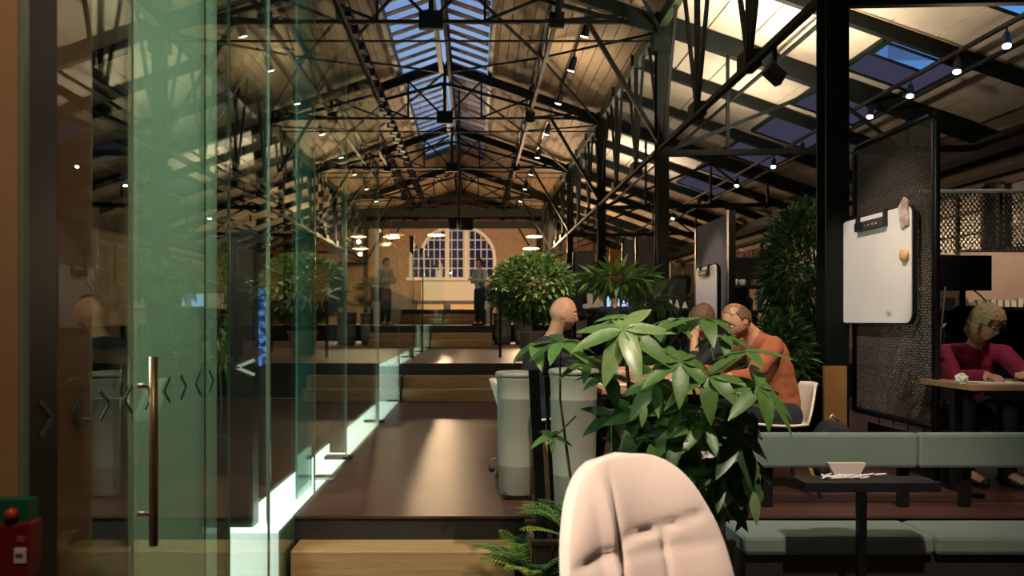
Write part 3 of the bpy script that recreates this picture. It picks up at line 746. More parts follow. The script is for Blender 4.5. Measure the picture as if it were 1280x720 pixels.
def person(label, J, fwd, hup, tops, legs_m, hair=None, near=True, group=None, skinm=None, hands=None, vox=None, cat='person', shoes=True):
    """J: world joints: pelvis, waist, chest, neck, head, shL, elL, wrL, shR, elR, wrR, hipL, knL, anL, hipR, knR, anR"""
    J = {k: V(v) for k, v in J.items()}
    base = V((J['pelvis'].x, J['pelvis'].y, min(J['anL'].z, J['anR'].z)-.08))
    p = thing('person', base, label, cat, group)
    K = {k: v-base for k, v in J.items()}
    Mh = Matrix.Translation(K['head']) @ frame(fwd, hup)
    nk = K['neck']; skull = Mh @ V((-.025, 0, -.05))
    vs = [K['pelvis'], K['waist'], K['chest'], nk, skull]; es = [(0, 1), (1, 2), (3, 4)]; rs = [.115, .11, .12, .054, .052]
    vs += [nk, nk+(K['chest']-nk)*.4]; es += [(5, 6)]; rs += [.056, .075]
    idx = {}
    def chain(keys, par, rr):
        for k, r in zip(keys, rr):
            vs.append(K[k]); es.append((par, len(vs)-1)); rs.append(r); par = len(vs)-1; idx[k] = par
        return par
    vs += [K['chest'].lerp(nk, .35)]; es += [(2, 7)]; rs += [.085]
    vs += [K['pelvis']-V((0, 0, .02))]; rs += [.10]; es += [(0, 8)]
    aL = chain(['shL', 'elL', 'wrL'], 7, [.058, .042, .028]); aR = chain(['shR', 'elR', 'wrR'], 7, [.058, .042, .028])
    for s in 'LR':
        chain(['hip'+s, 'kn'+s, 'an'+s], 8, [.088, .062, .042])
        ff = V((fwd[0], fwd[1], 0)); ff = (ff.normalized() if ff.length > .2 else V((1, 0, 0)))
        vs.append(K['an'+s]+ff*.13+V((0, 0, -.045))); es.append((idx['an'+s], len(vs)-1)); rs.append(.036)
    if near:
        for s, key in (('L', aL), ('R', aR)):
            h = (hands or {}).get(s, {})
            d = V(h.get('d', K['wr'+s]-K['el'+s])); hand_chain(vs, es, rs, key, K['wr'+s], d, V(h.get('up', (0, 0, 1))), None, h.get('curl', .7), h.get('thumb', 1 if s == 'R' else -1))
    else:
        for s, key in (('L', aL), ('R', aR)):
            d = (K['wr'+s]-K['el'+s]).normalized(); vs.append(K['wr'+s]+d*.1); es.append((key, len(vs)-1)); rs.append(.03)
    body = skin_mesh(vs, es, rs, 1, vox or (.0065 if near else .016), 2, head_extra(Mh))
    o = bpy.data.objects.new('body', body); C.objects.link(o); o.parent = p; body.materials.clear(); body.materials.append(skinm or skin)
    # clothing: skinned a little outside the body
    tv = [K['pelvis']+V((0, 0, .03)), K['waist'], K['chest'], nk+(K['chest']-nk)*.25]; te = [(0, 1), (1, 2), (2, 3)]; tr = [.132, .128, .138, .066]
    tv += [K['chest'].lerp(nk, .35)]; te += [(2, 4)]; tr += [.10]
    cuff = tops.get('cuff', .88)
    for s in 'LR':
        a, b, c = K['sh'+s], K['el'+s], K['wr'+s]
        tv += [a, a.lerp(b, .5), b, b.lerp(c, .5), b.lerp(c, cuff)]; n = len(tv)-5; te += [(4, n), (n, n+1), (n+1, n+2), (n+2, n+3), (n+3, n+4)]; tr += [.070, .064, .054, .047, .040]
    me = skin_mesh(tv, te, tr, 1, .010 if near else .018, 4)
    # folds
    for v in me.vertices:
        d = noise.noise(v.co*14)*.007+noise.noise(V((v.co.x*9, v.co.y*9, v.co.z*26)))*.004; v.co += v.normal*d
    o = bpy.data.objects.new(tops['name'], me); C.objects.link(o); o.parent = p; me.materials.clear(); me.materials.append(tops['mat'])
    lv = [K['pelvis']]; le = []; lr = [.13]
    for s in 'LR':
        a, b, c = K['hip'+s], K['kn'+s], K['an'+s]; n = len(lv)
        lv += [a, a.lerp(b, .5), b, b.lerp(c, .45), c]; le += [(0, n), (n, n+1), (n+1, n+2), (n+2, n+3), (n+3, n+4)]; lr += [.102, .092, .076, .07, .058]
    me = skin_mesh(lv, le, lr, 1, .012 if near else .02, 3)
    o = bpy.data.objects.new('trousers', me); C.objects.link(o); o.parent = p; me.materials.clear(); me.materials.append(legs_m)
    for s in 'LR':
        ff = V((fwd[0], fwd[1], 0)); ff = (ff.normalized() if ff.length > .2 else V((1, 0, 0)))
        a = K['an'+s]; me = skin_mesh([a+V((0, 0, -.03))-ff*.03, a+V((0, 0, -.045))+ff*.06, a+V((0, 0, -.05))+ff*.15], [(0, 1), (1, 2)], [.045, .046, .034], 1, .012, 2)
        o = bpy.data.objects.new('shoe', me); C.objects.link(o); o.parent = p; me.materials.clear(); me.materials.append(blackp)
    if near:
        for s in (-1, 1):
            e = MB(); e.v = [tuple(Mh @ V((.079+n[0]*.011, s*.029+n[1]*.012, .006+n[2]*.011))) for n in DV]; e.f = DF
            o = e.build('eye', mat('eye_white', (.6, .55, .5), .25), p, smooth=True)
            e = MB(); e.v = [tuple(Mh @ V((.087+n[0]*.004, s*.029+n[1]*.005, .005+n[2]*.005))) for n in DV]; e.f = DF
            e.build('iris', blackp, o, smooth=True)
            b = MB(); b.tube([Mh @ V((.0885, s*.014, .024)), Mh @ V((.089, s*.029, .029)), Mh @ V((.078, s*.046, .025))], [.003, .004, .002], 6)
            b.build('eyebrow', hair_d, p, smooth=True)
    for h in (hair or []):
        hair_mesh(Mh, h['keep'], h['off'], h.get('jit', .004), h.get('seed', 0), shape=h.get('shape')).build(h.get('name', 'hair'), h['mat'], p, smooth=True)
    return p, Mh, base
full_hair = lambda n: n[2] > .38+.0*n[0] if n[0] > .35 else (n[2] > -.1 if n[0] > -.15 else n[2] > -.55)

def seated(px, fwd, side, pelvis, chest, neck, head, elL, wrL, elR, wrR, knee=.46, floorz=.45, shw=.19):
    f = V(fwd).normalized(); s = V(side).normalized()   # side = the person's left
    J = dict(pelvis=pelvis, waist=V(pelvis).lerp(V(chest), .5)-f*.02, chest=chest, neck=neck, head=head)
    for k, sg in (('L', 1), ('R', -1)):
        J['sh'+k] = V(chest).lerp(V(neck), .45)+s*sg*shw; J['hip'+k] = V(pelvis)+s*sg*.09-V((0, 0, .02))
        J['kn'+k] = J['hip'+k]+f*knee+s*sg*.04+V((0, 0, .02)); J['an'+k] = V((J['kn'+k].x-f.x*.05, J['kn'+k].y-f.y*.05, floorz+.08))
    J.update(elL=elL, wrL=wrL, elR=elR, wrR=wrR); return J

# 1 — man in the orange jumper, bent over the table, facing left
J = seated(0, (-1, -.1, 0), (.1, -1, 0), (2.08, 5.42, .99), (1.99, 5.40, 1.36), (1.86, 5.39, 1.53), (1.755, 5.34, 1.605),
           (1.77, 5.08, 1.255), (1.50, 4.97, 1.245), (1.72, 5.62, 1.25), (1.45, 5.48, 1.245))
P1 = person('balding man in an orange jumper bent over the table', J, (-.80, -.42, -.62), (-.35, -.1, .8), dict(name='jumper', mat=orange, cuff=.55), jeans,
    hair=[dict(name='hair_sides', mat=hair_b, off=lambda n: .008+.006*g(n[2], .3), keep=lambda n: n[0] < -.02+.25*(n[2] > .1) and -.42 < n[2] < .62 and (abs(n[1]) > .28 or n[0] < 0) and not (n[0] > -.25 and n[2] < -.02)),
          dict(name='hair_top', mat=mat('thin_hair', (.36, .17, .08), .4, 0, (.26, .12, .06), 30), off=.004, jit=.003, keep=lambda n: n[2] > .55 and n[0] < .55)],
    hands=dict(L=dict(curl=.5), R=dict(curl=.6)))
# beard of the same man
hair_mesh(P1[1], lambda n: n[0] > -.05 and n[2] < -.38 and not (abs(n[1]) < .2 and n[2] > -.62 and n[0] > .5), .004, .003, 3).build('beard', hair_b, P1[0], smooth=True)
MB().tube([P1[0].matrix_basis.inverted() @ V((1.50, 4.97, 1.245))+V(d) for d in ((.012, 0, 0), (-.012, 0, 0))], .032, 14).build('watch', black, P1[0], smooth=True)
# 2 — man beside him, hand on his face
J = seated(0, (-1, -.25, 0), (.25, -1, 0), (1.98, 6.12, .99), (1.82, 6.05, 1.34), (1.75, 6.0, 1.50), (1.685, 5.93, 1.60),
           (1.55, 5.78, 1.24), (1.60, 5.80, 1.46), (1.62, 6.28, 1.24), (1.40, 6.12, 1.25))
J['elL'] = V((1.58, 5.74, 1.24))
P2 = person('man in black with wavy brown hair resting his hand on his face', J, (-.35, -.85, -.5), (.1, -.4, .8), dict(name='shirt', mat=cloth_k, cuff=.3), jeans,
    hair=[dict(mat=hair_b, off=lambda n: .014+.012*max(0, n[2]), jit=.009, keep=lambda n: n[2] > .42 if n[0] > .3 else (n[2] > 0 if n[0] > -.2 else n[2] > -.5))],
    hands=dict(L=dict(d=(.0, .1, .9), up=(-.6, -.8, 0), curl=.9), R=dict(curl=.5)))
# 3 — bald man facing right, teal cuff
J = seated(0, (1, .0, 0), (0, 1, 0), (.42, 5.72, .99), (.50, 5.70, 1.34), (.575, 5.68, 1.51), (.635, 5.66, 1.655),
           (.80, 5.95, 1.22), (1.02, 5.85, 1.25), (.74, 5.40, 1.22), (.98, 5.32, 1.26))
P3 = person('bald man in black seated in profile behind the grey bins', J, (.98, -.12, -.12), (.1, 0, 1), dict(name='shirt', mat=cloth_k, cuff=.75), jeans, skinm=skin,
    hands=dict(L=dict(curl=.4), R=dict(curl=.5)))
b_ = P3[2]; MB().tube([V((.74, 5.40, 1.22)).lerp(V((.98, 5.32, 1.26)), t)-b_ for t in (.70, .93)], [.047, .043], 14).build('cuff', mat('teal_cuff', (.04, .20, .23), .8), P3[0], smooth=True)
hair_mesh(P3[1], lambda n: n[0] > .15 and n[2] < -.42 and not (abs(n[1]) < .25 and n[2] > -.64 and n[0] > .6), .002, .001, 5).build('stubble', mat('stubble', (.14, .07, .045), .8), P3[0], smooth=True)
# 4 — blonde woman in magenta at the right desk
J = seated(0, (-.25, -1, 0), (1, -.25, 0), (3.72, 6.05, .97), (3.69, 5.93, 1.29), (3.685, 5.86, 1.46), (3.685, 5.74, 1.585),
           (3.93, 5.68, 1.20), (3.75, 5.46, 1.235), (3.42, 5.72, 1.20), (3.50, 5.46, 1.235))
P4 = person('blonde woman with glasses and a magenta jumper at the right desk', J, (.30, -.86, -.40), (.05, -.35, .9), dict(name='jumper', mat=magenta, cuff=.92), jeans,
    hair=[dict(mat=hair_y, off=lambda n: .020+.012*max(0, n[2])+.012*max(0, -n[0]), jit=.008,
      keep=lambda n: (n[2] > .45 or (n[0] < .62 and abs(n[1]) > .45 and n[2] > .1)) if n[0] > .25 else n[2] > -.97,
      shape=lambda n, v: V((v.x-(.02 if n[2] < -.3 else 0), v.y*(1.18 if n[2] < 0 else 1.04), v.z-(.03 if n[2] < -.3 else 0))))],
    hands=dict(L=dict(curl=.6), R=dict(curl=.9, d=(.1, -1, -.1))))
gl = MB()
for s in (-1, 1):
    pts = [P4[1] @ V((.100, s*.031+.024*math.cos(a), .004+.019*math.sin(a))) for a in [2*math.pi*k/14 for k in range(15)]]
    gl.tube(pts, .0025, 6, False); gl.tube([P4[1] @ V((.100, s*.055, .008)), P4[1] @ V((.02, s*.083, .010))], .002, 6)
gl.tube([P4[1] @ V((.101, -.008, .008)), P4[1] @ V((.101, .008, .008))], .002, 6); gl.build('glasses', blackp, P4[0], smooth=True)

def standing(label, x, y, z, H, face, top, legs, hairm=hair_d, arms='folded', group=None):
    f = V(face).normalized(); s = V((-f.y, f.x, 0)); k = H/1.75; q = lambda a, b, c: V((x, y, z))+(f*a+s*b)*k+V((0, 0, c*k))
    J = dict(pelvis=q(0, 0, .95), waist=q(.01, 0, 1.1), chest=q(0, 0, 1.30), neck=q(0, 0, 1.48), head=q(.03, 0, 1.63))
    for t, sg in (('L', 1), ('R', -1)):
        J['sh'+t] = q(0, .19*sg, 1.40); J['hip'+t] = q(0, .09*sg, .90); J['kn'+t] = q(.03, .10*sg, .5); J['an'+t] = q(0, .11*sg, .08)
        if arms == 'folded': J['el'+t] = q(.06, .25*sg, 1.14); J['wr'+t] = q(.24, -.02*sg, 1.16+.03*sg)
        else: J['el'+t] = q(.0, .26*sg, 1.12); J['wr'+t] = q(.1, .25*sg, .88)
    return person(label, J, tuple(f), (0, 0, 1), dict(name='shirt', mat=top), legs, near=False, group=group,
        hair=[dict(mat=hairm, off=.012, keep=full_hair)])
PS = standing('man in a pale shirt standing with folded arms on the upper steps', RX(600, 20.4), 20.4, 1.5, 1.72, (-.75, -.6, 0), cloth_w, jeans)
# jacket over his arm
jm = MB(); b_ = PS[2]
jm.tube([V((.22, -.18, .98)), V((.24, -.18, .82)), V((.22, -.17, .62))], [.08, .13, .11], 10); jm.build('jacket', mat('plum_cloth', (.09, .06, .08), .9), PS[0], smooth=True)
standing('dark-clothed man standing between the desks behind the second column', RX(851, 15), 15, .975, 1.80, (-.9, -.4, 0), cloth_k, jeans)
standing('person with a pale face standing behind the upper monitor', RX(927, 13.6), 13.6, .975, 1.87, (-.7, -.7, 0), cloth_k, jeans, hairm=mat('ginger_hair', (.35, .16, .07), .6))
standing('person in black standing far off between the dividers', RX(806, 24), 24, .975, 2.0, (0, -1, 0), cloth_k, jeans)
standing('person in a red top standing far off by the arched window', RX(524, 33), 33, 2.025, 1.6, (.3, -1, 0), mat('red_cloth', (.5, .03, .03), .9), jeans)
def sitting_far(label, px, py, Y, fz, hm=hair_d, face=(-.2, -1, 0)):
    hz = RZ(py, Y); f = V(face).normalized(); s = V((-f.y, f.x, 0)); x = RX(px, Y); q = lambda a, b, c: V((x, Y, hz))+f*a+s*b+V((0, 0, c))
    J = dict(pelvis=q(-.12, 0, -.68), waist=q(-.1, 0, -.52), chest=q(-.06, 0, -.34), neck=q(-.03, 0, -.16), head=q(0, 0, 0))
    for t, sg in (('L', 1), ('R', -1)):
        J['sh'+t] = q(-.05, .18*sg, -.24); J['el'+t] = q(.08, .22*sg, -.46); J['wr'+t] = q(.3, .1*sg, -.42)
        J['hip'+t] = q(-.1, .09*sg, -.7); J['kn'+t] = q(.33, .11*sg, -.68); J['an'+t] = V((q(.3, .11*sg, 0).x, q(.3, .11*sg, 0).y, fz+.08))
    return person(label, J, tuple(f+V((0, 0, -.2))), (0, 0, 1), dict(name='shirt', mat=cloth_k), jeans, near=False, hair=[dict(mat=hm, off=.012, keep=full_hair)])
sitting_far('person with light hair just visible above the wide black monitors', 826, 346, 14.6, .975, mat('ginger_hair', (.35, .16, .07), .6))
sitting_far('person looking round the edge of the left black monitor', 743, 362, 12.9, .975)
sitting_far('person with dark hair before the blue-lit screen', 768, 368, 11.6, .975, hair_d, (.3, 1, 0))
# ================= FURNITURE =================
# --- pink armchair in the foreground
pc = thing('armchair', (.455, 2.14, -.025), 'blush pink quilted armchair with its high rounded back in the foreground', 'chair', rz=math.radians(32))
def backgrid(front):
    NU, NV = 72, 64; vs = []; 
    for j in range(NV+1):
        v = j/NV                       # 0 bottom .. 1 top
        z = .40+.86*v
        for i in range(NU+1):
            u = -1+2*i/NU
            hw = .285+.025*math.sin(min(1, v*1.2)*math.pi) - .02*v
            ztop = 1.25
            # rounded top: superellipse
            r = .27; zz = z
            if v > .62:
                t = (v-.62)/.38; hw *= (1-t**2.6)**(1/2.6) if t < 1 else 0
                zz = .40+.86*v
            x = u*hw
            y = -.09*abs(x/.29)**2.2*(1-.35*v)+.16*(v-.5)
            if front:
                h = .0
                def gr(d, w=.028): return -.020*math.exp(-abs(d)/w)
                us = x/.26
                h += .95*gr(us+.30, .04)+(.02*max(0, 1-abs(us+.46)/.16)-.012*math.exp(-((us)/.35)**2)*(v > .76))
                hline = [.76-.0*us, .52, .28]
                for q in hline: h += .75*gr((v-q-.05*us), .012)
                if v < .76: h += .7*gr(us-.30, .04)
                # pillows
                h += .018*(math.cos(min(1, abs(v-.88)/.2)*math.pi/2) if v > .7 else .5*abs(math.sin((v-.04)/.24*math.pi)))
                e = 1-max(abs(u), 0)**6; e *= 1-v**14; h *= e*(1-v**9)
                y -= .03*e+h
            else: y += .035
            vs.append(V((x, y, zz)))
    fs = [(j*(NU+1)+i, j*(NU+1)+i+1, (j+1)*(NU+1)+i+1, (j+1)*(NU+1)+i) for j in range(NV) for i in range(NU)]
    return vs, fs, NU, NV
fv, ff, NU, NV = backgrid(True); bv, bf, _, _ = backgrid(False)
mb = MB(); N = len(fv); mb.v = [tuple(p) for p in fv]+[tuple(p) for p in bv]; mb.f = ff+[tuple(i+N for i in f)[::-1] for f in bf]
rim = [i for i in range(NU+1)]+[j*(NU+1)+NU for j in range(1, NV+1)]+[NV*(NU+1)+i for i in range(NU-1, -1, -1)]+[j*(NU+1) for j in range(NV-1, 0, -1)]
for k in range(len(rim)): a, b = rim[k], rim[(k+1) % len(rim)]; mb.f.append((a, b, b+N, a+N))
bk = mb.build('backrest', pink, pc, smooth=True)
st = MB(); st.prism([(-.26, -.50), (.26, -.50), (.29, -.2), (.27, .02), (-.27, .02), (-.29, -.2)], 'z', .38, .50); st.build('seat', pink, pc, bevel=.04)
MB().tube([(0, -.22, .05), (0, -.22, .38)], .03, 12).build('pedestal', steel_l, pc, smooth=True)
for k in range(4):
    a = math.pi/4+k*math.pi/2; MB().bar((0, -.22, .05), (.3*math.cos(a), -.22+.3*math.sin(a), .02), .04, .03).build('foot', steel_l, pc)
for s in (-1, 1): MB().bar((s*.2, -.3, .36), (0, -.22, .34), .05, .03).build('seat_bracket', steel_l, pc)

# --- grey bins
def bin_(x, y, z, r, H, label, wheels=False):
    b = thing('storage_bin', (x, y, z), label, 'bin', 'grey enamel bins')
    prof = [(r*.86, .03), (r*.88, .035), (r*.90, H*.25), (r*.915, H*.25+.006), (r*.915, H*.25+.016), (r*.905, H*.25+.022), (r*.94, H*.78), (r*.96, H*.78+.006), (r*.96, H*.78+.016), (r*.945, H*.78+.022), (r*.965, H-.06), (r*1.0, H-.045), (r*1.0, H-.03)]
    MB().lathe(prof, n=40).build('drum', grey_bin, b, smooth=True)
    MB().lathe([(r*.2, H-.03), (r*1.03, H-.03), (r*1.04, H-.012), (r*1.0, H), (r*.9, H+.004), (.02, H+.012)], n=40).build('lid', grey_bin, b, smooth=True)
    if wheels:
        for k in range(4):
            a = math.pi/4+k*math.pi/2; c = V((r*.8*math.cos(a), r*.8*math.sin(a), .03))
            MB().tube([c+V((-.012, 0, -.003)), c+V((.012, 0, -.003))], .027, 12).build('caster', blackp, b, smooth=True)
    else: MB().lathe([(r*.84, 0), (r*.84, .03)], n=32).build('base_ring', blackp, b)
    return b
bn = bin_(RX(646, 5.25), 5.25, .45, .137, .82, 'left grey enamel bin standing at the edge of the corridor', True)
hm = MB().tube([(-.137, -.02, .26), (-.165, -.02, .25), (-.17, -.02, .2)], .006, 8); hm.build('handle', steel_l, bn, smooth=True)
MB().tube([(-.165, -.035, .19), (-.165, -.005, .19)], .022, 14).build('knob', blackp, bn, smooth=True)
bin_(RX(717, 4.88), 4.88, .45, .148, .86, 'right grey enamel bin behind the leaning black rail', True)
bin_(RX(628, 22.2), 22.2, .975, .26, .86, 'left pale bin by the rail of the upper landing')
bin_(RX(655, 21.9), 21.9, .975, .28, .88, 'right pale bin beneath the far bushy plant')

# --- rail posts
def rail(name, p0, p1, r, label, cat='rail'): return tag(MB().tube([p0, p1], r, 10).build(name, black, smooth=True), label, cat)
t = thing('railing', (RX(676, 4.2), 4.2, 0), 'leaning black rail in front of the grey bins', 'railing')
MB().bar(V((.03, 0, 0)), at(667, 462, 4.2)-t.location, .055, .03).build('bar', black, t)
MB().bar(V((.10, .02, 0)), at(682, 470, 4.2)-t.location, .02, .02).build('stay', black, t)
MB().box(-.06, .14, -.05, .05, 0, .015).build('foot_plate', black, t)
t = thing('railing', (RX(614, 19.9), 19.9, .975), 'black rail at the right of the upper stairs', 'railing')
MB().box(-.03, .03, -.03, .03, 0, 1.0).build('post', black, t); MB().box(.0, .05, -6.0, -5.95, 0, 1.15).build('post', black, t)
MB().bar((.02, -5.97, .98), (.0, 0, .98), .04, .04).build('top_rail', black, t)

# --- planter box at the front
def planter(x0, x1, y0, y1, z0, z1, label, wd=.085):
    t = thing('planter_box', ((x0+x1)/2, (y0+y1)/2, z0), label, 'planter'); w, d, h = (x1-x0)/2, (y1-y0)/2, z1-z0
    n = int(2*w/wd); key = ('plank', round(h, 2)); me = MB().box(.004, 2*w/n-.004, -.012, .012, 0, h).mesh('plank', brown_wood)
    for k in range(n):
        for yy in (-d, d): inst('plank', me, t, Matrix.Translation((-w+k*2*w/n, yy+R.uniform(-.003, .003), 0)))
    m = int(2*d/wd); me2 = MB().box(-.012, .012, .004, 2*d/m-.004, 0, h).mesh('plank', brown_wood)
    for k in range(m):
        for xx in (-w, w): inst('plank', me2, t, Matrix.Translation((xx, -d+k*2*d/m, 0)))
    MB().box(-w-.02, w+.02, -d-.02, -d+.02, h, h+.02).build('rim', brown_wood, t); MB().box(-w-.02, w+.02, d-.02, d+.02, h, h+.02).build('rim', brown_wood, t)
    MB().box(-w+.01, w-.01, -d+.01, d-.01, h-.1, h-.04).build('soil', soil, t)
    return t
planter(.30, 1.27, 3.95, 4.35, 0, .50, 'brown plank planter in front of the bench end')
# --- sage bench
bx0, bx1 = RX(912, 4.6), 3.55
t = thing('bench', ((bx0+bx1)/2, 4.85, 0), 'long sage green upholstered bench with a floating backrest', 'bench')
w2 = (bx1-bx0)/2
for k in range(2): MB().box(-w2+k*w2+.003, -w2+(k+1)*w2-.003, -.50, -.14, .325, .435).build('seat_cushion', sage, t, bevel=.025)
MB().box(-w2+.02, w2-.02, -.46, -.16, 0, .325).build('plinth', dark_floor, t)
cuts = [-w2+.02, RX(1144, 4.92)-t.location.x, RX(1246, 4.92)-t.location.x, w2]
cuts = [-w2+.02, RX(1144, 4.92)-t.location.x, w2]
for k in range(len(cuts)-1): MB().box(cuts[k]+.003, cuts[k+1]-.003, .03, .10, .705, .918).build('backrest', sage, t, bevel=.02)
for xx in (-w2+.35, RX(1136, 4.9)-t.location.x, w2-.5): MB().box(xx-.03, xx+.03, .10, .14, .45, .85).build('support', black, t)
# --- small dark side table in front of the bench
t = thing('side_table', (RX(1079, 4.1), 4.1, 0), 'small dark table with one leg in front of the bench', 'table')
MB().box(-.30, .40, -.0, .18, .725, .775).build('top', blackp, t, bevel=.004); MB().box(-.02, .02, .0, .04, .02, .725).build('leg', black, t); MB().box(-.2, .2, -.12, .25, 0, .02).build('foot', black, t)
m = MB()
cx = t.location.x
pts = []
for q in range(3):
    pts = [V((cx-.18+.24*k/11+.02*math.sin(k*1.7+q), 4.17+.025*q+.03*math.sin(k*1.1+q*2), .782+.012*abs(math.sin(k*2.1+q)))) for k in range(12)]
    m.tube(pts, .006, 6)
m.tube([V((cx+.05, 4.22, .785)), V((cx+.1, 4.2, .80)), V((cx+.13, 4.25, .785)), V((cx+.17, 4.2, .80))], .006, 6)
tag(m.build('cable', mat('white_cable', (.8, .74, .72), .4), smooth=True), 'tangle of white cable lying on the small dark table', 'cable')
t = thing('paper_cup', (cx-.02, 4.25, .775), 'folded pale paper standing among the white cable', 'paper')
MB().prism([(-.06, .0), (.06, 0), (.1, .075), (-.1, .075)], 'y', -.02, .02).build('sheet', mat('pale_rose_paper', (.6, .48, .45), .7), t)

# --- work table of the group
t = thing('work_table', (1.27, 5.72, .45), 'wooden work table where the three men sit', 'table')
hw, hd = .49, .85
MB().box(-hw, hw, -hd, hd, .705, .738).build('top', table_wood, t, bevel=.004)
for sx in (-1, 1):
    for sy in (-1, 1): MB().box(sx*(hw-.1)-.02, sx*(hw-.1)+.02, sy*(hd-.1)-.02, sy*(hd-.1)+.02, 0, .705).build('leg', black, t)
MB().box(-hw+.1, hw-.1, -hd+.09, -hd+.11, .62, .70).build('apron', black, t)
TZ = 1.188
def flat(name, x, y, w, d, rz, m, label, cat, h=.004, z=TZ, group=None):
    o = MB().box(-w/2, w/2, -d/2, d/2, 0, h).build(name, m, loc=(x, y, z)); o.rotation_euler.z = rz; return tag(o, label, cat, group)
flat('folder', RX(815, 5.0), 5.02, .34, .2, .2, mat('orange_card', (.75, .25, .03), .6), 'orange folder on the front of the work table', 'folder', .006)
flat('paper_sheet', RX(765, 5.3), 5.3, .21, .297, .4, paper, 'white sheet in front of the bald man', 'paper', .002)
flat('paper_sheet', RX(838, 5.6), 5.6, .3, .21, -.2, paper, 'white sheet between the men on the work table', 'paper', .002)
flat('notebook', RX(890, 5.15), 5.15, .2, .14, .1, mat('pink_paper', (.62, .42, .38), .7), 'pink notebook under the arm of the man in orange', 'notebook', .01)
# chairs of the men
def shell_chair(x, y, rz, label, shell=white_paint, group=None, z=.45):
    t = thing('shell_chair', (x, y, z), label, 'chair', group, rz)
    vs = []; NUc, NVc = 12, 16
    for j in range(NVc+1):
        v = j/NVc
        for i in range(NUc+1):
            u = -1+2*i/NUc; wdt = .22*(1-.25*max(0, v-.6)**1*2)
            if v < .5: q = V((u*wdt, -.22+.4*v/.5, .45+.03*u*u-.015*math.sin(v*6)))
            else: tt = (v-.5)/.5; q = V((u*wdt*(1-.3*tt*tt), .18+.09*tt-.05*u*u, .45+.29*tt**1.0+.03*u*u*(1-tt)))
            vs.append(q)
    m = MB(); m.v = [tuple(p) for p in vs]; m.f = [(j*(NUc+1)+i, j*(NUc+1)+i+1, (j+1)*(NUc+1)+i+1, (j+1)*(NUc+1)+i) for j in range(NVc) for i in range(NUc)]
    o = m.build('shell', shell, t, smooth=True); s = o.modifiers.new('s', 'SOLIDIFY'); s.thickness = .014
    for sx in (-1, 1):
        for sy in (-1, 1): MB().tube([(sx*.1, sy*.1, .43), (sx*.21, sy*.21, 0)], [.02, .012], 8).build('leg', yellow_wood, t, smooth=True)
    MB().box(-.11, .11, -.11, .11, .415, .43).build('seat_plate', black, t)
    return t
shell_chair(2.05, 5.42, math.radians(-90), 'white shell chair under the man in orange')
shell_chair(2.02, 6.14, math.radians(-100), 'white shell chair under the man in black beside him')
shell_chair(.38, 5.72, math.radians(90), 'white shell chair of the bald man')
shell_chair(3.75, 6.10, math.radians(15), 'white shell chair of the woman in magenta', blackp)
tag(MB().box(RX(1024, 6.7), RX(1052, 6.7), 6.6, 6.64, .45, RZ(457, 6.7)).build('plywood_board', yellow_wood, bevel=.004), 'yellow plywood board standing at the foot of the nearest right column', 'board')
# backpack
t = thing('backpack', (RX(1040, 6.0), 6.0, .45), 'black backpack leaning by the foot of the nearest right column', 'backpack')
o = MB().prism([(-.13, 0), (.15, 0), (.15, .25), (.09, .39), (-.05, .41), (-.13, .3)], 'y', -.1, .1).build('bag', cloth_k, t, bevel=.04)
MB().prism([(-.08, .03), (.1, .03), (.1, .18), (-.08, .18)], 'y', -.14, -.09).build('pocket', cloth_k, t, bevel=.02)
MB().tube([(-.03, -.0, .40), (.0, -.0, .45), (.05, 0, .40)], .01, 8).build('carry_loop', steel_l, t, smooth=True)
MB().bar((-.11, -.105, .33), (.06, -.115, .24), .012, .02).build('strap', mat('grey_web', (.25, .25, .24), .7), t)

# --- mesh dividers
def mesh_part(w, z0, z1, pitch, parent, name='mesh', th=.0055, m=mesh_m, ax='y'):
    mb = MB(); H = z1-z0; k = -H
    while k < w:
        for s in (1, -1):
            # line from (a,0) up-right, clipped
            a0, a1 = max(0, k), min(w, k+H*.75+0)
            t0 = (a0-k)/.75; t1 = min(H, (w-k)/.75)
            if t1 > t0 and t0 < H:
                p = [(k+.75*t0, t0), (k+.75*t1, t1)]
                if s < 0: p = [(w-a, b) for a, b in p]
                q = [V((0, a, z0+b)) if ax == 'y' else V((a, 0, z0+b)) for a, b in p]
                mb.bar(q[0], q[1], th, th)
        k += pitch
    o = mb.build(name, m, parent); o['kind'] = 'stuff'; return o
def divider(X, y0, y1, zb, z0, z1, label, pitch=.03, cat='divider'):
    t = thing('mesh_divider', (X, y0, zb), label, cat); w = y1-y0
    for yy in (0, w): MB().tube([(0, yy, 0 if yy == 0 else z0-zb), (0, yy, z1-zb-.06), (0, yy+(.05 if yy == 0 else -.05), z1-zb)], .028, 8).build('post', black, t, smooth=True)
    MB().tube([(0, .05, z1-zb), (0, w-.05, z1-zb)], .028, 8).build('top_rail', black, t, smooth=True); MB().tube([(0, 0, z0-zb), (0, w, z0-zb)], .024, 8).build('bottom_rail', black, t, smooth=True)
    mesh_part(w, z0-zb, z1-zb, pitch, t)
    return t
d1 = divider(3.27, 5.66, 6.85, .45, .85, 3.08, 'tall black mesh divider carrying the large whiteboard')
t = thing('mesh_divider', (RX(1150, 9), 9.0, .45), 'wide black mesh screen behind the woman in magenta', 'divider')
W = XR-.3-t.location.x
MB().tube([(0, 0, RZ(239, 9)-.45), (W, 0, RZ(239, 9)-.45)], .022, 10).build('top_tube', mat('white_tube', (.7, .72, .75), .35), t, smooth=True)
for xx in (0, .9, W/2, W): MB().box(xx-.02, xx+.02, -.02, .02, 0, RZ(241, 9)-.45).build('post', black, t)
mesh_part(W, RZ(316, 9)-.45, RZ(241, 9)-.45, .05, t, th=.009, m=black, ax='x')
MB().box(0, W, -.02, .02, RZ(318, 9)-.45-.03, RZ(318, 9)-.45).build('rail', steel_l, t)
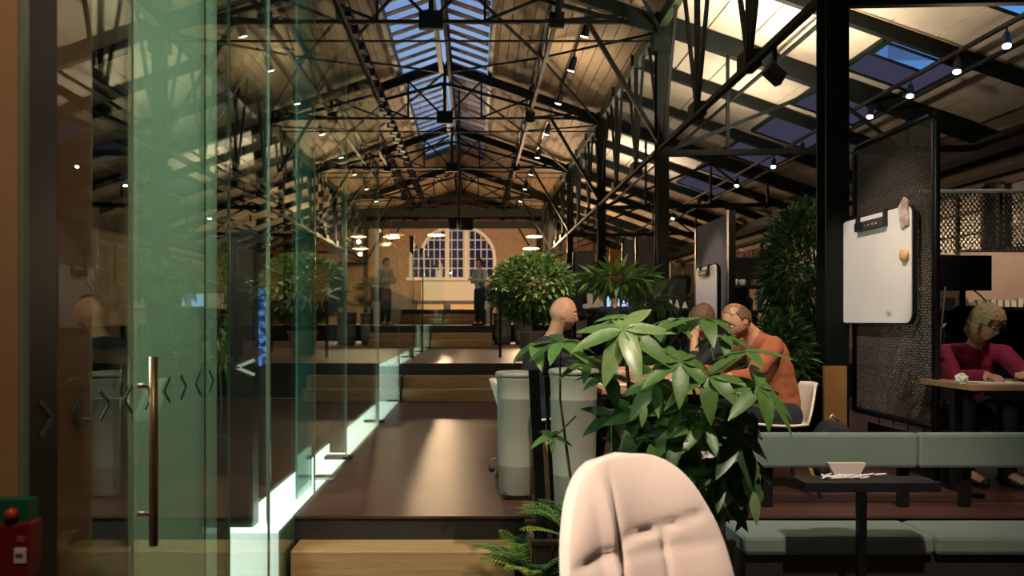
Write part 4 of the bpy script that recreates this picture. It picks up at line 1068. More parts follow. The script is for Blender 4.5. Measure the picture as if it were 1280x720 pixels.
# whiteboards
def wboard(x, y0, y1, z0, z1, label, detail):
    t = thing('whiteboard', (x, y0, z0), label, 'whiteboard'); w, h, r = y1-y0, z1-z0, .07
    def rr(w, h, r, o=0):
        p = []
        for cx, cy, a0 in ((w-r, r, -90), (w-r, h-r, 0), (r, h-r, 90), (r, r, 180)):
            for k in range(6): a = math.radians(a0+18*k); p.append((cx+(r+o)*math.cos(a), cy+(r+o)*math.sin(a)))
        return p
    MB().prism(rr(w, h, r, 0), 'x', -.02, 0).build('face', white_gloss, t)
    MB().prism(rr(w, h, r, .012), 'x', -.014, .014).build('rim', blackp if detail else steel, t)
    tw = .38*w
    MB().box(-.06, -.02, w*.30, w*.72, h-.115, h-.045).build('pen_tray', blackp, t)
    for yy in (w*.30, w*.72-.025): MB().box(-.05, .0, yy, yy+.025, h-.05, h+.015).build('hook', blackp, t)
    for k in range(4): MB().box(-.064, -.06, w*.38+.06*k, w*.38+.06*k+.025, h-.09, h-.075).build('mark', steel_l, t)
    return t
wb1 = wboard(3.21, 5.83, 6.93, 1.59, 2.455, 'large whiteboard hung on the near mesh divider', True)
o = MB().prism([(.02, .72), (.12, .70), (.16, .86), (.08, .93), (.03, .9)], 'x', -.035, -.022).build('photo_card', mat('card_print', (.30, .20, .17), .6, 0, (.65, .5, .42), 14), wb1)
o = MB().lathe([(.001, 0), (.045, 0), (.05, .012), (.045, .03), (.001, .032)], n=20).build('magnet', mat('tan_magnet', (.75, .42, .18), .5), wb1, smooth=True)
o.rotation_euler = (0, -math.pi/2, 0); o.location = (-.02, .07, .5)
for k in range(4): MB().box(-.022, -.02, .28+.02*k, .284+.02*k, .05, .08+.015*(k % 2)).build('scribble', steel, wb1)
wb2 = wboard(2.97, 9.72, 10.62, 1.52, 2.30, 'smaller whiteboard hung farther back behind the men', False)
t = thing('divider', (3.03, 9.45, .45), 'lavender felt divider behind the smaller whiteboard', 'divider')
MB().box(-.02, .02, 0, 1.35, .3, 2.42).build('felt', lav, t); MB().box(-.04, .04, -.08, 0, 0, 2.46).build('post', black, t); MB().box(-.03, .03, 1.35, 1.41, 0, 2.4).build('post', black, t)
for (pxa, pxb, pyt, pyb, Y, lab) in ((719, 742, 315, 372, 16.5, 'pale lavender felt divider left of the third column'), (780, 794, 300, 350, 19, 'narrow grey felt divider between the second and third columns'), (797, 820, 296, 350, 19.5, 'grey felt divider just left of the second column')):
    z0 = rfl(Y, 3); t = thing('divider', (RX(pxa, Y), Y, z0), lab, 'divider'); w = RX(pxb, Y)-RX(pxa, Y)
    MB().box(0, w, 0, .04, .3, RZ(pyt, Y)-z0).build('felt', lav, t); MB().box(-.05, 0, 0, .05, 0, RZ(pyt, Y)-z0).build('post', black, t)
tag(MB().box(RX(762, 30), RX(815, 30), 30, 30.1, 1.5, RZ(312, 30)).build('plywood_screen', yellow_wood), 'yellow plywood screen far back between the columns', 'screen')
tag(MB().box(RX(838, 22), RX(868, 22), 22, 22.1, .975, RZ(329, 22)).build('plywood_screen', mat('tan_ply', (.5, .36, .18), .7)), 'tan plywood screen far back right of the second column', 'screen')

# --- desks, monitors, clutter
def desk(x0, x1, y0, y1, z, zt, label, m=black, lm=black, nm='desk'):
    t = thing(nm, ((x0+x1)/2, (y0+y1)/2, z), label, 'desk'); w, d, h = (x1-x0)/2, (y1-y0)/2, zt-z
    MB().box(-w, w, -d, d, h-.035, h).build('top', m, t)
    for sx in (-1, 1): MB().box(sx*(w-.08)-.03, sx*(w-.08)+.03, -.03, .03, .03, h-.035).build('leg', lm, t); MB().box(sx*(w-.08)-.03, sx*(w-.08)+.03, -d+.04, d-.04, 0, .03).build('foot', lm, t)
    return t
def monitor(x, y, z, w, h, rz, label, screen=None, lift=.12):
    t = thing('monitor', (x, y, z), label, 'monitor', None, rz)
    MB().box(-w/2, w/2, -.02, .02, lift, lift+h).build('housing', blackp, t, bevel=.006)
    if screen: MB().box(-w/2+.015, w/2-.015, -.023, -.0201, lift+.015, lift+h-.015).build('screen', screen, t)
    MB().box(-.03, .03, .02, .045, 0, lift+.1).build('stand', blackp, t); MB().box(-.12, .12, -.08, .1, 0, .012).build('foot', blackp, t)
    return t
def bottle(x, y, z, h, r, m, label, cat='bottle', group=None):
    t = thing('bottle', (x, y, z), label, cat, group); MB().lathe([(r*.9, 0), (r, .01), (r, h*.6), (r*.4, h*.78), (r*.38, h*.93)], n=14).build('body', m, t, smooth=True); MB().lathe([(r*.45, h*.93), (r*.45, h)], n=12).build('cap', blackp, t); return t
def mug(x, y, z, m, label, group=None):
    t = thing('mug', (x, y, z), label, 'mug', group); MB().lathe([(.032, 0), (.038, .004), (.04, .09), (.036, .09), (.034, .01), (.001, .008)], n=18).build('cup', m, t, smooth=True)
    MB().tube([V((.038, 0, .075)), V((.062, 0, .065)), V((.062, 0, .035)), V((.038, 0, .022))], .006, 8).build('handle', m, t, smooth=True); return t
whp = mat('white_ceramic', (.75, .72, .68), .3)
# right desk of the woman
desk(RX(1186, 5.4), 4.7, 5.15, 5.75, .45, 1.19, 'wooden desk in front of the woman in magenta', table_wood)
flat('paper_sheet', 3.52, 5.36, .35, .2, .1, paper, 'white papers under the hands of the woman in magenta', 'paper', .006, 1.19)
m = MB(); 
t = thing('laptop', (3.93, 5.38, 1.19), 'open laptop at the right edge of the frame', 'laptop', None, math.radians(-25))
MB().box(-.16, .16, -.11, .11, 0, .016).build('base', mat('laptop_grey', (.16, .13, .12), .4, .5), t); MB().quadbox([(-.16, .11, .012), (.16, .11, .012), (.16, .12, .012), (-.16, .12, .012), (-.16, .17, .22), (.16, .17, .22), (.16, .18, .22), (-.16, .18, .22)]).build('lid', MATS['laptop_grey'], t)
t = thing('crumpled_tissue', (RX(1202, 5.3), 5.3, 1.19), 'crumpled white tissue at the left corner of the desk', 'tissue')
m = MB(); m.v = [tuple(V(n)*(.035+.014*noise.noise(V(n)*3))+V((0, 0, .03))) for n in DV]; m.f = DF; m.build('sheet', paper, t)
# shelf wall behind her
desk(RX(1172, 8.6), XR-.6, 8.3, 8.85, .45, RZ(384, 8.4), 'high dark counter under the pink board behind the woman', black, nm='counter')
MB().box(RX(1168, 8.9), XR-.6, 8.86, 8.9, .45, RZ(388, 8.9)).build('counter_back', black, bpy.data.objects['counter'])
o = bpy.data.objects['counter_back']; o.parent = bpy.data.objects['counter']; o.matrix_parent_inverse = Matrix.Translation(-bpy.data.objects['counter'].location)
t = thing('pinboard', (RX(1200, 8.92), 8.92, RZ(380, 8.92)), 'pale pink writing board above the high counter', 'board')
MB().box(0, XR-.5-t.location.x, 0, .03, 0, .58).build('face', mat('pink_board', (.66, .46, .38), .6, 0, (.60, .40, .33), 3), t)
MB().box(0, XR-.5-t.location.x, -.01, .04, .58, .6).build('rim', blackp, t)
zc = RZ(384, 8.4)
for k in range(9):
    x = RX(1205+k*8.5, 8.5); hh = .05+.05*R.random()
    tag(MB().box(x, x+.05, 8.5, 8.56, zc, zc+hh).build('paper_pile', paper), '%s white paper pile along the high counter, from the left' % NTH[k] if k else 'first white paper pile along the high counter, from the left', 'paper', 'white things on the high counter')
monitor(RX(1205, 8.2), 8.2, RZ(384, 8.2), .55, .36, 0, 'large black monitor above the head of the woman', lift=.17)
t = thing('storage_cube', (RX(1181, 8.45), 8.45, RZ(384, 8.4)), 'small grey box left of the large black monitor', 'box')
MB().box(-.07, .07, -.07, .07, 0, .1).build('case', mat('grey_card', (.14, .12, .11), .7), t)
m = MB().tube([V((RX(1216, 8.1), 8.1, RZ(362, 8.1))), V((RX(1224, 8.0), 8.0, RZ(368, 8))), V((RX(1234, 7.9), 7.9, RZ(378, 7.9)))], .008, 6)
tag(m.build('power_cord', mat('red_cord', (.3, .04, .03), .5), smooth=True), 'reddish cord hanging from the large black monitor', 'cord')
# standing desk with shelf right of the men
zt = RZ(357, 12.5); desk(RX(903, 12.5), RX(986, 12.5), 12.3, 13.0, .975, zt, 'high standing desk seen above the head of the man in orange', blackp)
monitor(RX(936, 12.6), 12.75, zt, .66, .4, math.pi, 'black monitor back on the high standing desk', lift=.06)
for k, (px, h, m_) in enumerate(((908, .09, skin_d), (918, .05, whp), (927, .06, whp), (962, .05, whp), (972, .04, whp))):
    mug(RX(px, 12.4), 12.38, zt, m_, '%s cup on the high standing desk, from the left' % NTH[k].replace('nearest', 'first'), 'cups on the standing desk')
t = thing('headphones', (RX(950, 12.4), 12.4, zt), 'silver box with a handle on the high standing desk', 'box'); MB().box(-.12, .12, -.06, .06, 0, .09).build('case', steel_l, t); MB().tube([(.12, 0, .08), (.17, 0, .06), (.17, 0, .0)], .008).build('handle', blackp, t)
t.name = 'silver_box'
z2 = RZ(388, 11); desk(RX(938, 11), RX(997, 11), 10.8, 11.3, .45, z2, 'low shelf with bottles below the high standing desk', blackp, nm='shelf_table')
for k, (px, h, r, m_) in enumerate(((948, .27, .035, mat('violet_plastic', (.25, .14, .5), .4)), (963, .22, .02, leaf_d), (972, .32, .05, mat('green_glass', (.06, .07, .02), .2)), (980, .2, .05, whp), (988, .22, .05, mat('rust_glass', (.3, .12, .06), .3)), (993, .26, .04, whp))):
    bottle(RX(px, 11), 10.95, z2, h, r, m_, ['violet bottle on the low shelf', 'slim dark green bottle on the low shelf', 'olive glass bottle on the low shelf', 'short white bottle on the low shelf', 'rust coloured bottle on the low shelf', 'tall white bottle at the end of the low shelf'][k])
# centre desks
zt = RZ(386, 12.2); desk(RX(712, 12.2), RX(792, 12.2), 11.95, 12.6, .45, zt, 'long dark desk beyond the bald man', blackp)
monitor(RX(731, 12.3), 12.35, zt, .27, .42, math.pi, 'tall black monitor just right of the bald man', lift=.03)
scr = emat('pale_screen', (.75, .85, 1), 1.0); scb = emat('blue_screen', (.35, .60, 1), 1.3)
def laptop(x, y, z, w, label, m_, rz=0):
    t = thing('laptop', (x, y, z), label, 'laptop', None, rz); MB().box(-w/2, w/2, -.22, 0, 0, .015).build('base', steel_l, t)
    MB().box(-w/2, w/2, 0, .012, .015, .24).build('lid', steel_l, t); MB().box(-w/2+.01, w/2-.01, -.003, -.0005, .025, .23).build('screen', m_, t); return t
laptop(RX(746, 12.1), 12.25, zt, .26, 'white laptop beside the tall black monitor', white_paint); laptop(RX(774, 12.1), 12.25, zt, .34, 'laptop with a blue-lit screen on the long dark desk', scb)
tag(MB().box(-.05, .05, -.05, .05, 0, .07).build('tissue_box', paper, loc=(RX(733, 12), 12.02, zt)), 'small white box before the tall black monitor', 'box')
zt = RZ(386, 13); desk(RX(796, 13), RX(866, 13), 12.35, 13.1, .975, zt, 'dark desk under the wide black monitors', blackp)
monitor(RX(815, 13), 12.8, zt, .34, .4, math.pi, 'left one of the wide black monitors', lift=.05); monitor(RX(840, 13), 12.8, zt, .34, .42, math.pi, 'right one of the wide black monitors', lift=.05)
for k, px in enumerate((838, 846, 856)):
    t = thing('paper_cone', (RX(px, 12.5), 12.5, zt), ['left white cone on the desk of the wide monitors', 'middle white cone on the desk of the wide monitors', 'right white cone on the desk of the wide monitors'][k], 'ornament')
    MB().lathe([(.05, 0), (.012, .16-.03*k), (.001, .165-.03*k)], n=10).build('cone', paper, t)
# speakers / projector over the upper steps
t = thing('projector', at(574, 281, 22), 'pair of black loudspeakers hung below the far cross beam', 'loudspeaker')
MB().box(-.28, -.06, -.1, .12, -.12, .12).build('left_box', black, t); MB().box(.06, .38, -.1, .12, -.14, .14).build('right_box', black, t); MB().tube([(0, 0, .0), (0, 0, roofz(-.4)-4.27)], .03).build('hanger', black, t); MB().box(-.3, .4, -.02, .02, .1, .16).build('bracket', black, t)
t.name = 'loudspeaker'

# --- tracks and spot lamps
def track(pts, label, w=.05):
    return tag(MB().bar(pts[0], pts[1], w, w).build('lamp_track', black), label, 'lamp track')
lampn = {}
def lamp_proto(name, x, y, z, tx, label, glow, grp, s=1.0):
    t = thing(name, (x, y, z), label, 'lamp', grp)
    MB().tube([(0, 0, 0), (0, 0, -.1*s)], .012*s, 8).build('stem', black, t)
    o = MB().lathe([(.03*s, 0), (.045*s, -.05*s), (.05*s, -.19*s), (.056*s, -.2*s)], n=16).build('housing', black, t, smooth=True); o.location = (0, 0, -.1*s)
    o2 = MB().lathe([(.001, 0), (.045*s, 0), (.045*s, -.012), (.001, -.012)], n=16).build('bulb', glow, t); o2.location = (0, 0, -.295*s)
    for q in (o, o2): q.rotation_euler = (.35*tx, .25, 0)
    o2.location = V((0, 0, -.1*s))+Matrix.Rotation(.25, 3, 'Y') @ (Matrix.Rotation(.35*tx, 3, 'X') @ V((0, 0, -.198*s)))
    return t
zt = EYE+5.38; track([(2.0, 3, zt), (2.0, 38, zt)], 'long black lamp track under the right slope of the nave')
lp = None
ys = [13.9, 15.8, 18.2, 21.2, 24.2, 27.0, 30, 33]
for k, y in enumerate(ys):
    lb = '%s spot lamp on the nave track, counted from the camera' % NTH[k]
    if lp is None: lp = lamp_proto('spot_lamp', 2.0, y, zt, 1, lb, bulb, 'spot lamps on the nave track', 1.4)
    else: dup(lp, loc=(2.0, y, zt), label=lb)
for y in (14, 17, 20, 24): spot('spot_beam', (2.0, y, zt-.45), (.2, y-1.0, 1), 90, 60, WARM, .05)
zt2 = EYE+3.62; track([(6.5, 3, zt2), (6.5, 38, zt2)], 'long black lamp track in the right aisle')
lq = None
for k, y in enumerate([9.75, 10.75, 11.9, 13.1, 15.8, 17.3, 19.7, 23.0, 26]):
    lb = '%s spot lamp on the aisle track, counted from the camera' % NTH[k]
    if lq is None: lq = lamp_proto('spot_lamp', 6.5, y, zt2, -1, lb, bulb_c, 'spot lamps on the aisle track', 1.0)
    else: dup(lq, loc=(6.5, y, zt2), label=lb)
for y in (10.7, 13.1, 17.3, 23): spot('spot_beam', (6.5, y, zt2-.3), (4.9, y-.6, 1), 50, 80, COOL, .05)
# flood lamp on the girder
t = thing('flood_lamp', at(968, 92, 8.3), 'square black flood lamp clamped to the near girder', 'lamp')
o = MB().box(-.11, .11, -.05, .05, -.08, .08).build('housing', black, t, bevel=.01); o.rotation_euler = (0, .6, .3)
MB().box(-.02, .02, -.02, .02, 0, .3).build('bracket', black, t)
# zigzag cable chain along the left roof slope
t = thing('cable_chain', (-2.22, 8, EYE+5.38), 'stepped black cable chain along the left slope of the nave', 'cable chain')
m = MB(); n = 70
for k in range(n):
    y = k*.42; m.box(-.07-.08*(k % 2), .09-.08*(k % 2), y, y+.3, -.08, .08)
    m.box(-.03, .03, y+.28, y+.44, -.02, .02)
o = m.build('links', steel, t); o['kind'] = 'stuff'
MB().bar((.06, 0, .12), (.06, 29, .12), .02, .02).build('carrier', steel, t)
# far pendants
for k, (px, py, Y) in enumerate(((489, 297, 30), (545, 294, 30), (668, 296, 31), (664, 311, 30), (493, 294, 27), (483, 306, 31))):
    p = at(px, py, Y); t = thing('pendant_lamp', p, ['leftmost warm pendant lamp before the far wall', 'warm pendant lamp before the arched window', 'upper warm pendant lamp right of the arched window', 'lower warm pendant lamp right of the arched window', 'warm pendant lamp nearest on the left of the window', 'lower warm pendant lamp left of the window'][k], 'lamp')
    MB().lathe([(.05, .1), (.32, 0), (.3, 0), (.04, .09)], n=18).build('shade', white_paint, t, smooth=True); MB().lathe([(.001, 0), (.14, 0), (.14, -.03), (.001, -.03)], n=14).build('bulb', emat('pendant_glow', (1, .72, .4), 12), t)
    MB().tube([(0, 0, .1), (0, 0, roofz(p.x)-p.z)], .008, 6).build('cord', black, t)
    if k in (0, 1, 2, 3):
        d = bpy.data.lights.new('pendant_light', 'POINT'); d.energy = 700; d.color = (1, .68, .38); d.shadow_soft_size = .05
        o = bpy.data.objects.new('pendant_light', d); C.objects.link(o); o.location = p+V((0, 0, -.2))
# ================= PLANTS =================
def leaf_mesh(L, W, droop=.25, fold=.25, m=leaf_m, n=6, name='leaf', wave=.0):
    """pointed leaf along +x, folded on the midrib, arching down"""
    mb = MB()
    for i in range(n+1):
        t = i/n; w = W*.5*math.sin(math.pi*min(1, t**.8))**.8*(1-.15*t) if 0 < t < 1 else .0008
        x = L*(t-.12*droop*t*t); z = -L*droop*t*t; c = wave*math.sin(t*9)*w
        mb.v += [(x, -w, z-(-fold)*w*.9+c), (x, 0, z), (x, w, z+fold*w*.9-c)]
    for i in range(n):
        a = 3*i; mb.f += [(a, a+1, a+4, a+3), (a+1, a+2, a+5, a+4)]
    return mb.mesh(name, m, True)
def orient(d, up=(0, 0, 1), s=1.0, loc=(0, 0, 0)):
    x = V(d).normalized(); u = V(up); y = u.cross(x); y = y.normalized() if y.length > 1e-3 else V((0, 1, 0)); z = x.cross(y)
    M = Matrix(((x.x, y.x, z.x, 0), (x.y, y.y, z.y, 0), (x.z, y.z, z.z, 0), (0, 0, 0, 1)))
    return Matrix.Translation(loc) @ M @ Matrix.Scale(s, 4)
LM = {}
for nm, mm in (('g', leaf_m), ('p', leaf_p), ('d', leaf_d)):
    LM[nm] = [leaf_mesh(1, .34, .22, .3, mm), leaf_mesh(1, .40, .45, .2, mm, wave=.1), leaf_mesh(1, .30, .1, .35, mm)]
# --- umbrella tree in the front planter
T0 = V((.80, 4.15, 0))
tree = thing('umbrella_tree', T0, 'large umbrella plant with palm-like fans of leaves rising from the front planter', 'plant')
def fan(c, rpx, Y, n=7, kind='g', tilt=(0, -.5, .8), rot=0, spread=1.0, first=None):
    """whorl of leaflets round c; the whorl's disc faces tilt"""
    c = V(c); r = rpx*Y/1000*1.15; nrm = V(tilt).normalized(); a = nrm.cross(V((0, 1, 0.01))).normalized(); b = nrm.cross(a)
    for k in range(n):
        t = rot+2*math.pi*k/n*spread+R.uniform(-.12, .12)
        d = a*math.cos(t)+b*math.sin(t)-nrm*R.uniform(-.05, .35)
        kd = kind if R.random() < .7 else 'g'
        inst('leaf', R.choice(LM[kd]), tree, orient(d, nrm, r*R.uniform(.8, 1.1), c-T0))
stems = []
def stem(pts, r0=.012, r1=.006):
    q = [V(p)-T0 for p in pts]
    # smooth
    out = []
    for i in range(len(q)-1):
        for k in range(4): out.append(q[i].lerp(q[i+1], k/4))
    out.append(q[-1]); n = len(out)
    MB().tube(out, [r0+(r1-r0)*i/(n-1) for i in range(n)], 8).build('stem', stem_m, tree, smooth=True)
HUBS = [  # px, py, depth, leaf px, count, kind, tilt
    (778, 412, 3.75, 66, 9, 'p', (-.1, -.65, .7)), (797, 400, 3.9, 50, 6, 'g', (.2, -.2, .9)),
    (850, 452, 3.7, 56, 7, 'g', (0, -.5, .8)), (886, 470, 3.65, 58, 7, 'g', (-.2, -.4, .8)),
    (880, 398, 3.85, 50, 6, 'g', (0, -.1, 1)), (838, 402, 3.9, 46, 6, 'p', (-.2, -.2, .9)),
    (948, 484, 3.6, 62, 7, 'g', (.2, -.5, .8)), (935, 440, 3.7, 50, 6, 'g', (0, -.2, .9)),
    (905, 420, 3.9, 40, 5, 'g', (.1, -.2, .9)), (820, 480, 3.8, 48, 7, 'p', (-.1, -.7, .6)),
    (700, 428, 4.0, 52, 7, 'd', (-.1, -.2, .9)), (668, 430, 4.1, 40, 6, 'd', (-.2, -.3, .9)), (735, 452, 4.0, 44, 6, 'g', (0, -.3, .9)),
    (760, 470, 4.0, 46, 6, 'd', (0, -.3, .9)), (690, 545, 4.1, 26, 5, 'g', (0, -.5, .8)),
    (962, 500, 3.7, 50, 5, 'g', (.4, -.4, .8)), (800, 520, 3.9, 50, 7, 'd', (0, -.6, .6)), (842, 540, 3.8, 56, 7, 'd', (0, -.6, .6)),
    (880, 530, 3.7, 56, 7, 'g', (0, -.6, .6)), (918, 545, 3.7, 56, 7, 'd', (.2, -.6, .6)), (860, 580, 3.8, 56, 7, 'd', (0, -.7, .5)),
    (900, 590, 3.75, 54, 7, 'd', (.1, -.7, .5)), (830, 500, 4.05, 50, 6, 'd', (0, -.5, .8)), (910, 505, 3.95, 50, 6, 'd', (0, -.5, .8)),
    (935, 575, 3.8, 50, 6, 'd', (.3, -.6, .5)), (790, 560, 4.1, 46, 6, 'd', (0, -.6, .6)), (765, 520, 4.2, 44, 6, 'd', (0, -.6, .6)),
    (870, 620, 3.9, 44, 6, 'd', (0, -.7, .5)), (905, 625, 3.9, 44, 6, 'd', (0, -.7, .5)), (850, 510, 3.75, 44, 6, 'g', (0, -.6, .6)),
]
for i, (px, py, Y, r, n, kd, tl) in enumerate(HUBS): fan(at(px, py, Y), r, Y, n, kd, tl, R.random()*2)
# extra drooping leaves low in the mass
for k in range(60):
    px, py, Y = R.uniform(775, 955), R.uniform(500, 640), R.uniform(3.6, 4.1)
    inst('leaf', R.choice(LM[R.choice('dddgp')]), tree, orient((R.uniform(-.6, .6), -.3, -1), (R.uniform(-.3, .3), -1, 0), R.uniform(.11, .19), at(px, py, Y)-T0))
base = V((.86, 4.15, .44))
stem([base, (.80, 4.0, 1.0), at(782, 440, 3.9), at(778, 412, 3.75)], .014, .006)
stem([V((.98, 4.15, .44)), at(885, 560, 3.9), at(880, 500, 3.75), at(886, 470, 3.65)], .014, .006)
stem([at(886, 520, 3.8), at(892, 450, 3.8), at(880, 398, 3.85)], .008, .004); stem([at(870, 500, 3.8), at(855, 440, 3.85), at(838, 402, 3.9)], .008, .004)
stem([at(885, 560, 3.9), at(930, 510, 3.7), at(948, 484, 3.6)], .009, .005); stem([V((.55, 4.15, .44)), at(700, 500, 4.1), at(700, 428, 4.0)], .009, .004)
stem([at(785, 500, 4.0), at(740, 470, 4.0), at(668, 430, 4.1)], .006, .003); stem([at(720, 520, 4.1), at(700, 540, 4.1), at(690, 545, 4.1)], .005, .003)
stem([V((1.1, 4.1, .44)), at(930, 600, 3.9), at(918, 545, 3.7)], .010, .005); stem([V((.70, 4.2, .44)), at(765, 560, 4.1), at(765, 520, 4.2)], .010, .005)
stem([at(886, 470, 3.65), at(915, 450, 3.68), at(935, 440, 3.7)], .006, .004); stem([at(850, 510, 3.75), at(846, 480, 3.7), at(850, 452, 3.7)], .006, .004)
# white blossoms / paper tags between the leaves
for k, (px, py, s) in enumerate(((881, 568, 11), (858, 553, 7), (686, 552, 6))):
    c = at(px, py, 3.62 if k < 2 else 4.0)
    t = thing('blossom', c, ['large white blossom low in the umbrella plant', 'small white blossom beside the large one', 'white blossom in front of the leaning rail', 'pale blossom at the left end of the plants', 'white blossom near the table centre'][k], 'flower')
    for q in range(5):
        a = 2*math.pi*q/5+R.uniform(-.5, .5); inst('petal', LM.setdefault('w', [leaf_mesh(1, .6, .3, .3, mat('petal_white', (.72, .68, .66), .6), 4, 'petal')])[0], t, orient((math.cos(a)*.7, -.7, math.sin(a)-.5), (0, -1, .3), s*.0034*R.uniform(.6, 1.2)))
        
# --- leafy bushes as one foliage mesh
def foliage(n, c, rad, L, W, mats_, parent, seed, shell=.5, name='foliage', down=.2, cond=None):
    rr = random.Random(seed); groups = {}
    for k in range(n):
        while True:
            v = V((rr.uniform(-1, 1), rr.uniform(-1, 1), rr.uniform(-1, 1)))
            if shell < v.length <= 1: break
        p = V((c[0]+v.x*rad[0], c[1]+v.y*rad[1], c[2]+v.z*rad[2]))
        if cond and not cond(v): continue
        d = v.normalized()+V((rr.uniform(-.6, .6), rr.uniform(-.6, .6), rr.uniform(-.6, .6)-down))
        M = orient(d, (rr.uniform(-.4, .4), rr.uniform(-.4, .4), 1), rr.uniform(.7, 1.2), p)
        mi = rr.choice(mats_); mb = groups.setdefault(mi, MB())
        mb.add([(0, 0, 0), (L*.5, -W/2, .02*L), (L, 0, -.15*L), (L*.5, W/2, .02*L)], [(0, 1, 2, 3)], M)
    for i, (mi, mb) in enumerate(groups.items()):
        o = mb.build(name, MATS[mi], parent); o['kind'] = 'stuff'
def bush(x, y, z, rad, zc, n, L, W, mats_, label, seed, trunk=.04, pot=None, cond=None):
    t = thing('potted_tree', (x, y, z), label, 'plant')
    foliage(n, (0, 0, zc-z), rad, L, W, mats_, t, seed, cond=cond)
    rr = random.Random(seed); b = zc-z-rad[2]*.5
    MB().tube([(0, 0, .05), (.03, 0, b*.5), (0, .02, b), (0, 0, zc-z)], [trunk, trunk*.8, trunk*.7, trunk*.3], 8).build('trunk', bark, t, smooth=True)
    for k in range(6):
        a = rr.uniform(0, 6.28); MB().tube([(0, 0, b), (rad[0]*.5*math.cos(a), rad[1]*.5*math.sin(a), zc-z+rr.uniform(-.2, .5)*rad[2])], [trunk*.5, trunk*.15], 6).build('branch', bark, t, smooth=True)
    if pot: r, h, m = pot; MB().lathe([(r*.7, 0), (r*.8, .02), (r, h*.9), (r*1.05, h*.92), (r*1.05, h), (r*.95, h), (r*.9, h*.9), (.01, h*.88)], n=28).build('pot', m, t, smooth=True)
    return t
bush(RX(666, 15), 15, .975, (.8, .66, .62), 2.22, 4200, .14, .06, ['leaf_green', 'leaf_green', 'leaf_pale', 'leaf_yellow', 'leaf_dark'], 'round bushy tree in a pot right of the upper steps', 3, .05, (.27, .45, grey_bin))
bush(RX(1000, 7.9), 7.9, .45, (.36, .35, .78), 2.0, 2600, .12, .035, ['leaf_dark', 'leaf_dark', 'leaf_dark', 'leaf_green'], 'tall dark plant left of the nearest right column', 4, .03, (.2, .35, blackp))
bush(RX(975, 7.0), 7.0, .45, (.24, .24, .40), 1.25, 700, .14, .04, ['leaf_dark', 'leaf_dark', 'leaf_green'], 'low dark plant behind the man in orange', 14, .02, (.18, .3, blackp))
bush(RX(982, 9.2), 9.2, .45, (.20, .2, .2), 2.13, 170, .22, .06, ['leaf_yellow', 'leaf_pale', 'leaf_green'], 'bright yellow-green plant beside the tall dark plant', 5, .02, (.2, .35, blackp))
bush(RX(748, 14.5), 14.5, .975, (.25, .25, .45), 2.0, 500, .2, .06, ['leaf_yellow', 'leaf_yellow', 'leaf_green'], 'yellow-green plant behind the tall black monitor', 6, .02, (.2, .4, blackp))
bush(RX(775, 10.5), 10.5, .45, (.42, .3, .10), 2.16, 200, .26, .085, ['leaf_green', 'leaf_yellow', 'leaf_green'], 'broad-leaved plant between the second and third columns', 7, .02, (.2, .35, blackp))
bush(RX(818, 9), 9.0, .45, (.2, .2, .1), 1.83, 60, .2, .06, ['leaf_green', 'leaf_pale'], 'small leafy plant in front of the wide black monitors', 8, .012, (.12, .3, blackp))
bush(RX(838, 16), 16, .975, (.5, .3, .5), 1.9, 500, .16, .05, ['leaf_dark', 'leaf_green'], 'dark plant near the dark-clothed standing man', 9, .02, (.2, .4, blackp))
bush(RX(636, 25), 25, .975, (.5, .4, .4), 2.5, 500, .2, .06, ['leaf_green', 'leaf_yellow'], 'small plant farther back behind the round bushy tree', 19, .02, (.3, .5, blackp))
bush(-1.95, 6.1, .45, (.10, .1, .5), 1.7, 320, .09, .035, ['leaf_yellow', 'leaf_yellow', 'leaf_green'], 'slim yellow-green climber in the glass room', 20, .012, (.12, .3, blackp))
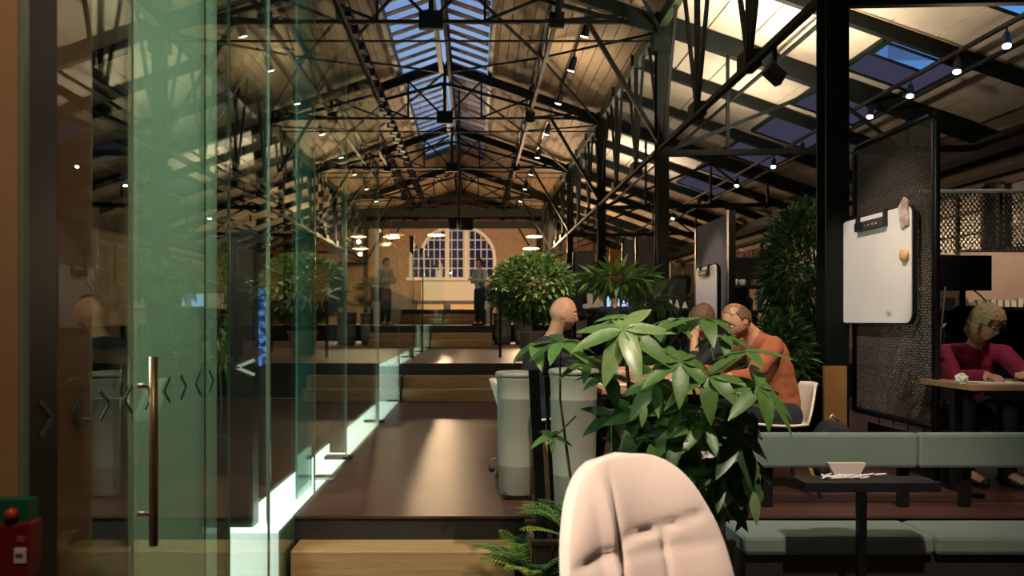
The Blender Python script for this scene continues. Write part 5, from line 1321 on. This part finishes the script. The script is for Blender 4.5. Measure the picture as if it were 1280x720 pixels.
# climber on the near mesh divider
t = thing('climbing_plant', (3.33, 6.2, .45), 'variegated climber hanging on the back of the mesh divider', 'plant')
rr = random.Random(5); mbs = {}
for k in range(420):
    y = rr.uniform(-.45, .6); z = rr.gauss(1.0, .22)+.25*math.sin(y*3); 
    if z < .25: continue
    kd = rr.choice(['leaf_dark', 'leaf_dark', 'leaf_green', 'leaf_pale', 'petal_white' if rr.random() < .35 else 'leaf_dark'])
    mbs.setdefault(kd, MB()).add([(0, 0, 0), (.03, -.016, 0), (.065, 0, -.01), (.03, .016, 0)], [(0, 1, 2, 3)], orient((-.5, rr.uniform(-1, 1), rr.uniform(-1, .4)), (-1, 0, .3), rr.uniform(.8, 1.3), (rr.uniform(0.01, .12), y, z)))
for kd, mb in mbs.items(): o = mb.build('foliage', MATS[kd], t); o['kind'] = 'stuff'
for k in range(5):
    y = -.4+.22*k; MB().tube([(.06, y, .3), (.08, y+.08, .8), (.06, y-.05, 1.4)], .006, 6).build('vine', stem_m, t, smooth=True)
MB().box(.02, .15, -.5, .6, 0, .3).build('trough', blackp, t)
# ferns at the step
def fern(x, y, z, n, L, label, seed):
    rr = random.Random(seed); t = thing('fern', (x, y, z), label, 'plant')
    for k in range(n):
        a = rr.uniform(0, 6.28); el = rr.uniform(.5, 1.3); m = MB(); pts = []
        for i in range(9):
            s = i/8; pts.append(V((math.cos(a)*L*s*math.cos(el*(1-.5*s)), math.sin(a)*L*s*math.cos(el*(1-.5*s)), L*s*math.sin(el)*(1-.45*s*s))))
        m.tube(pts, [.004-.003*i/8 for i in range(9)], 5)
        sd = V((-math.sin(a), math.cos(a), 0))
        for i in range(1, 9):
            for sg in (-1, 1):
                for h in (0, .5):
                    p = pts[i-1].lerp(pts[i], h); l = L*.22*math.sin(math.pi*(i-1+h+.8)/9.5)
                    d = sd*sg+(pts[i]-pts[i-1]).normalized()*.5
                    m.add([(0, 0, 0), (l*.5, -l*.16, 0), (l, 0, -l*.1), (l*.5, l*.16, 0)], [(0, 1, 2, 3)], orient(d, (0, 0, 1), 1, p))
        m.build('frond', leaf_y if rr.random() < .35 else leaf_m if rr.random() < .6 else leaf_d, t)
    return t
fern(.46, 3.86, .55, 20, .30, 'bright fern beside the armchair back', 1)
fern(.30, 3.95, .30, 22, .30, 'fern in front of the leaning rail', 2)
fern(.42, 3.7, .02, 20, .36, 'low fern at the right end of the wooden step', 3)
fern(.22, 4.35, .30, 14, .24, 'dark fern below the left grey bin', 4)
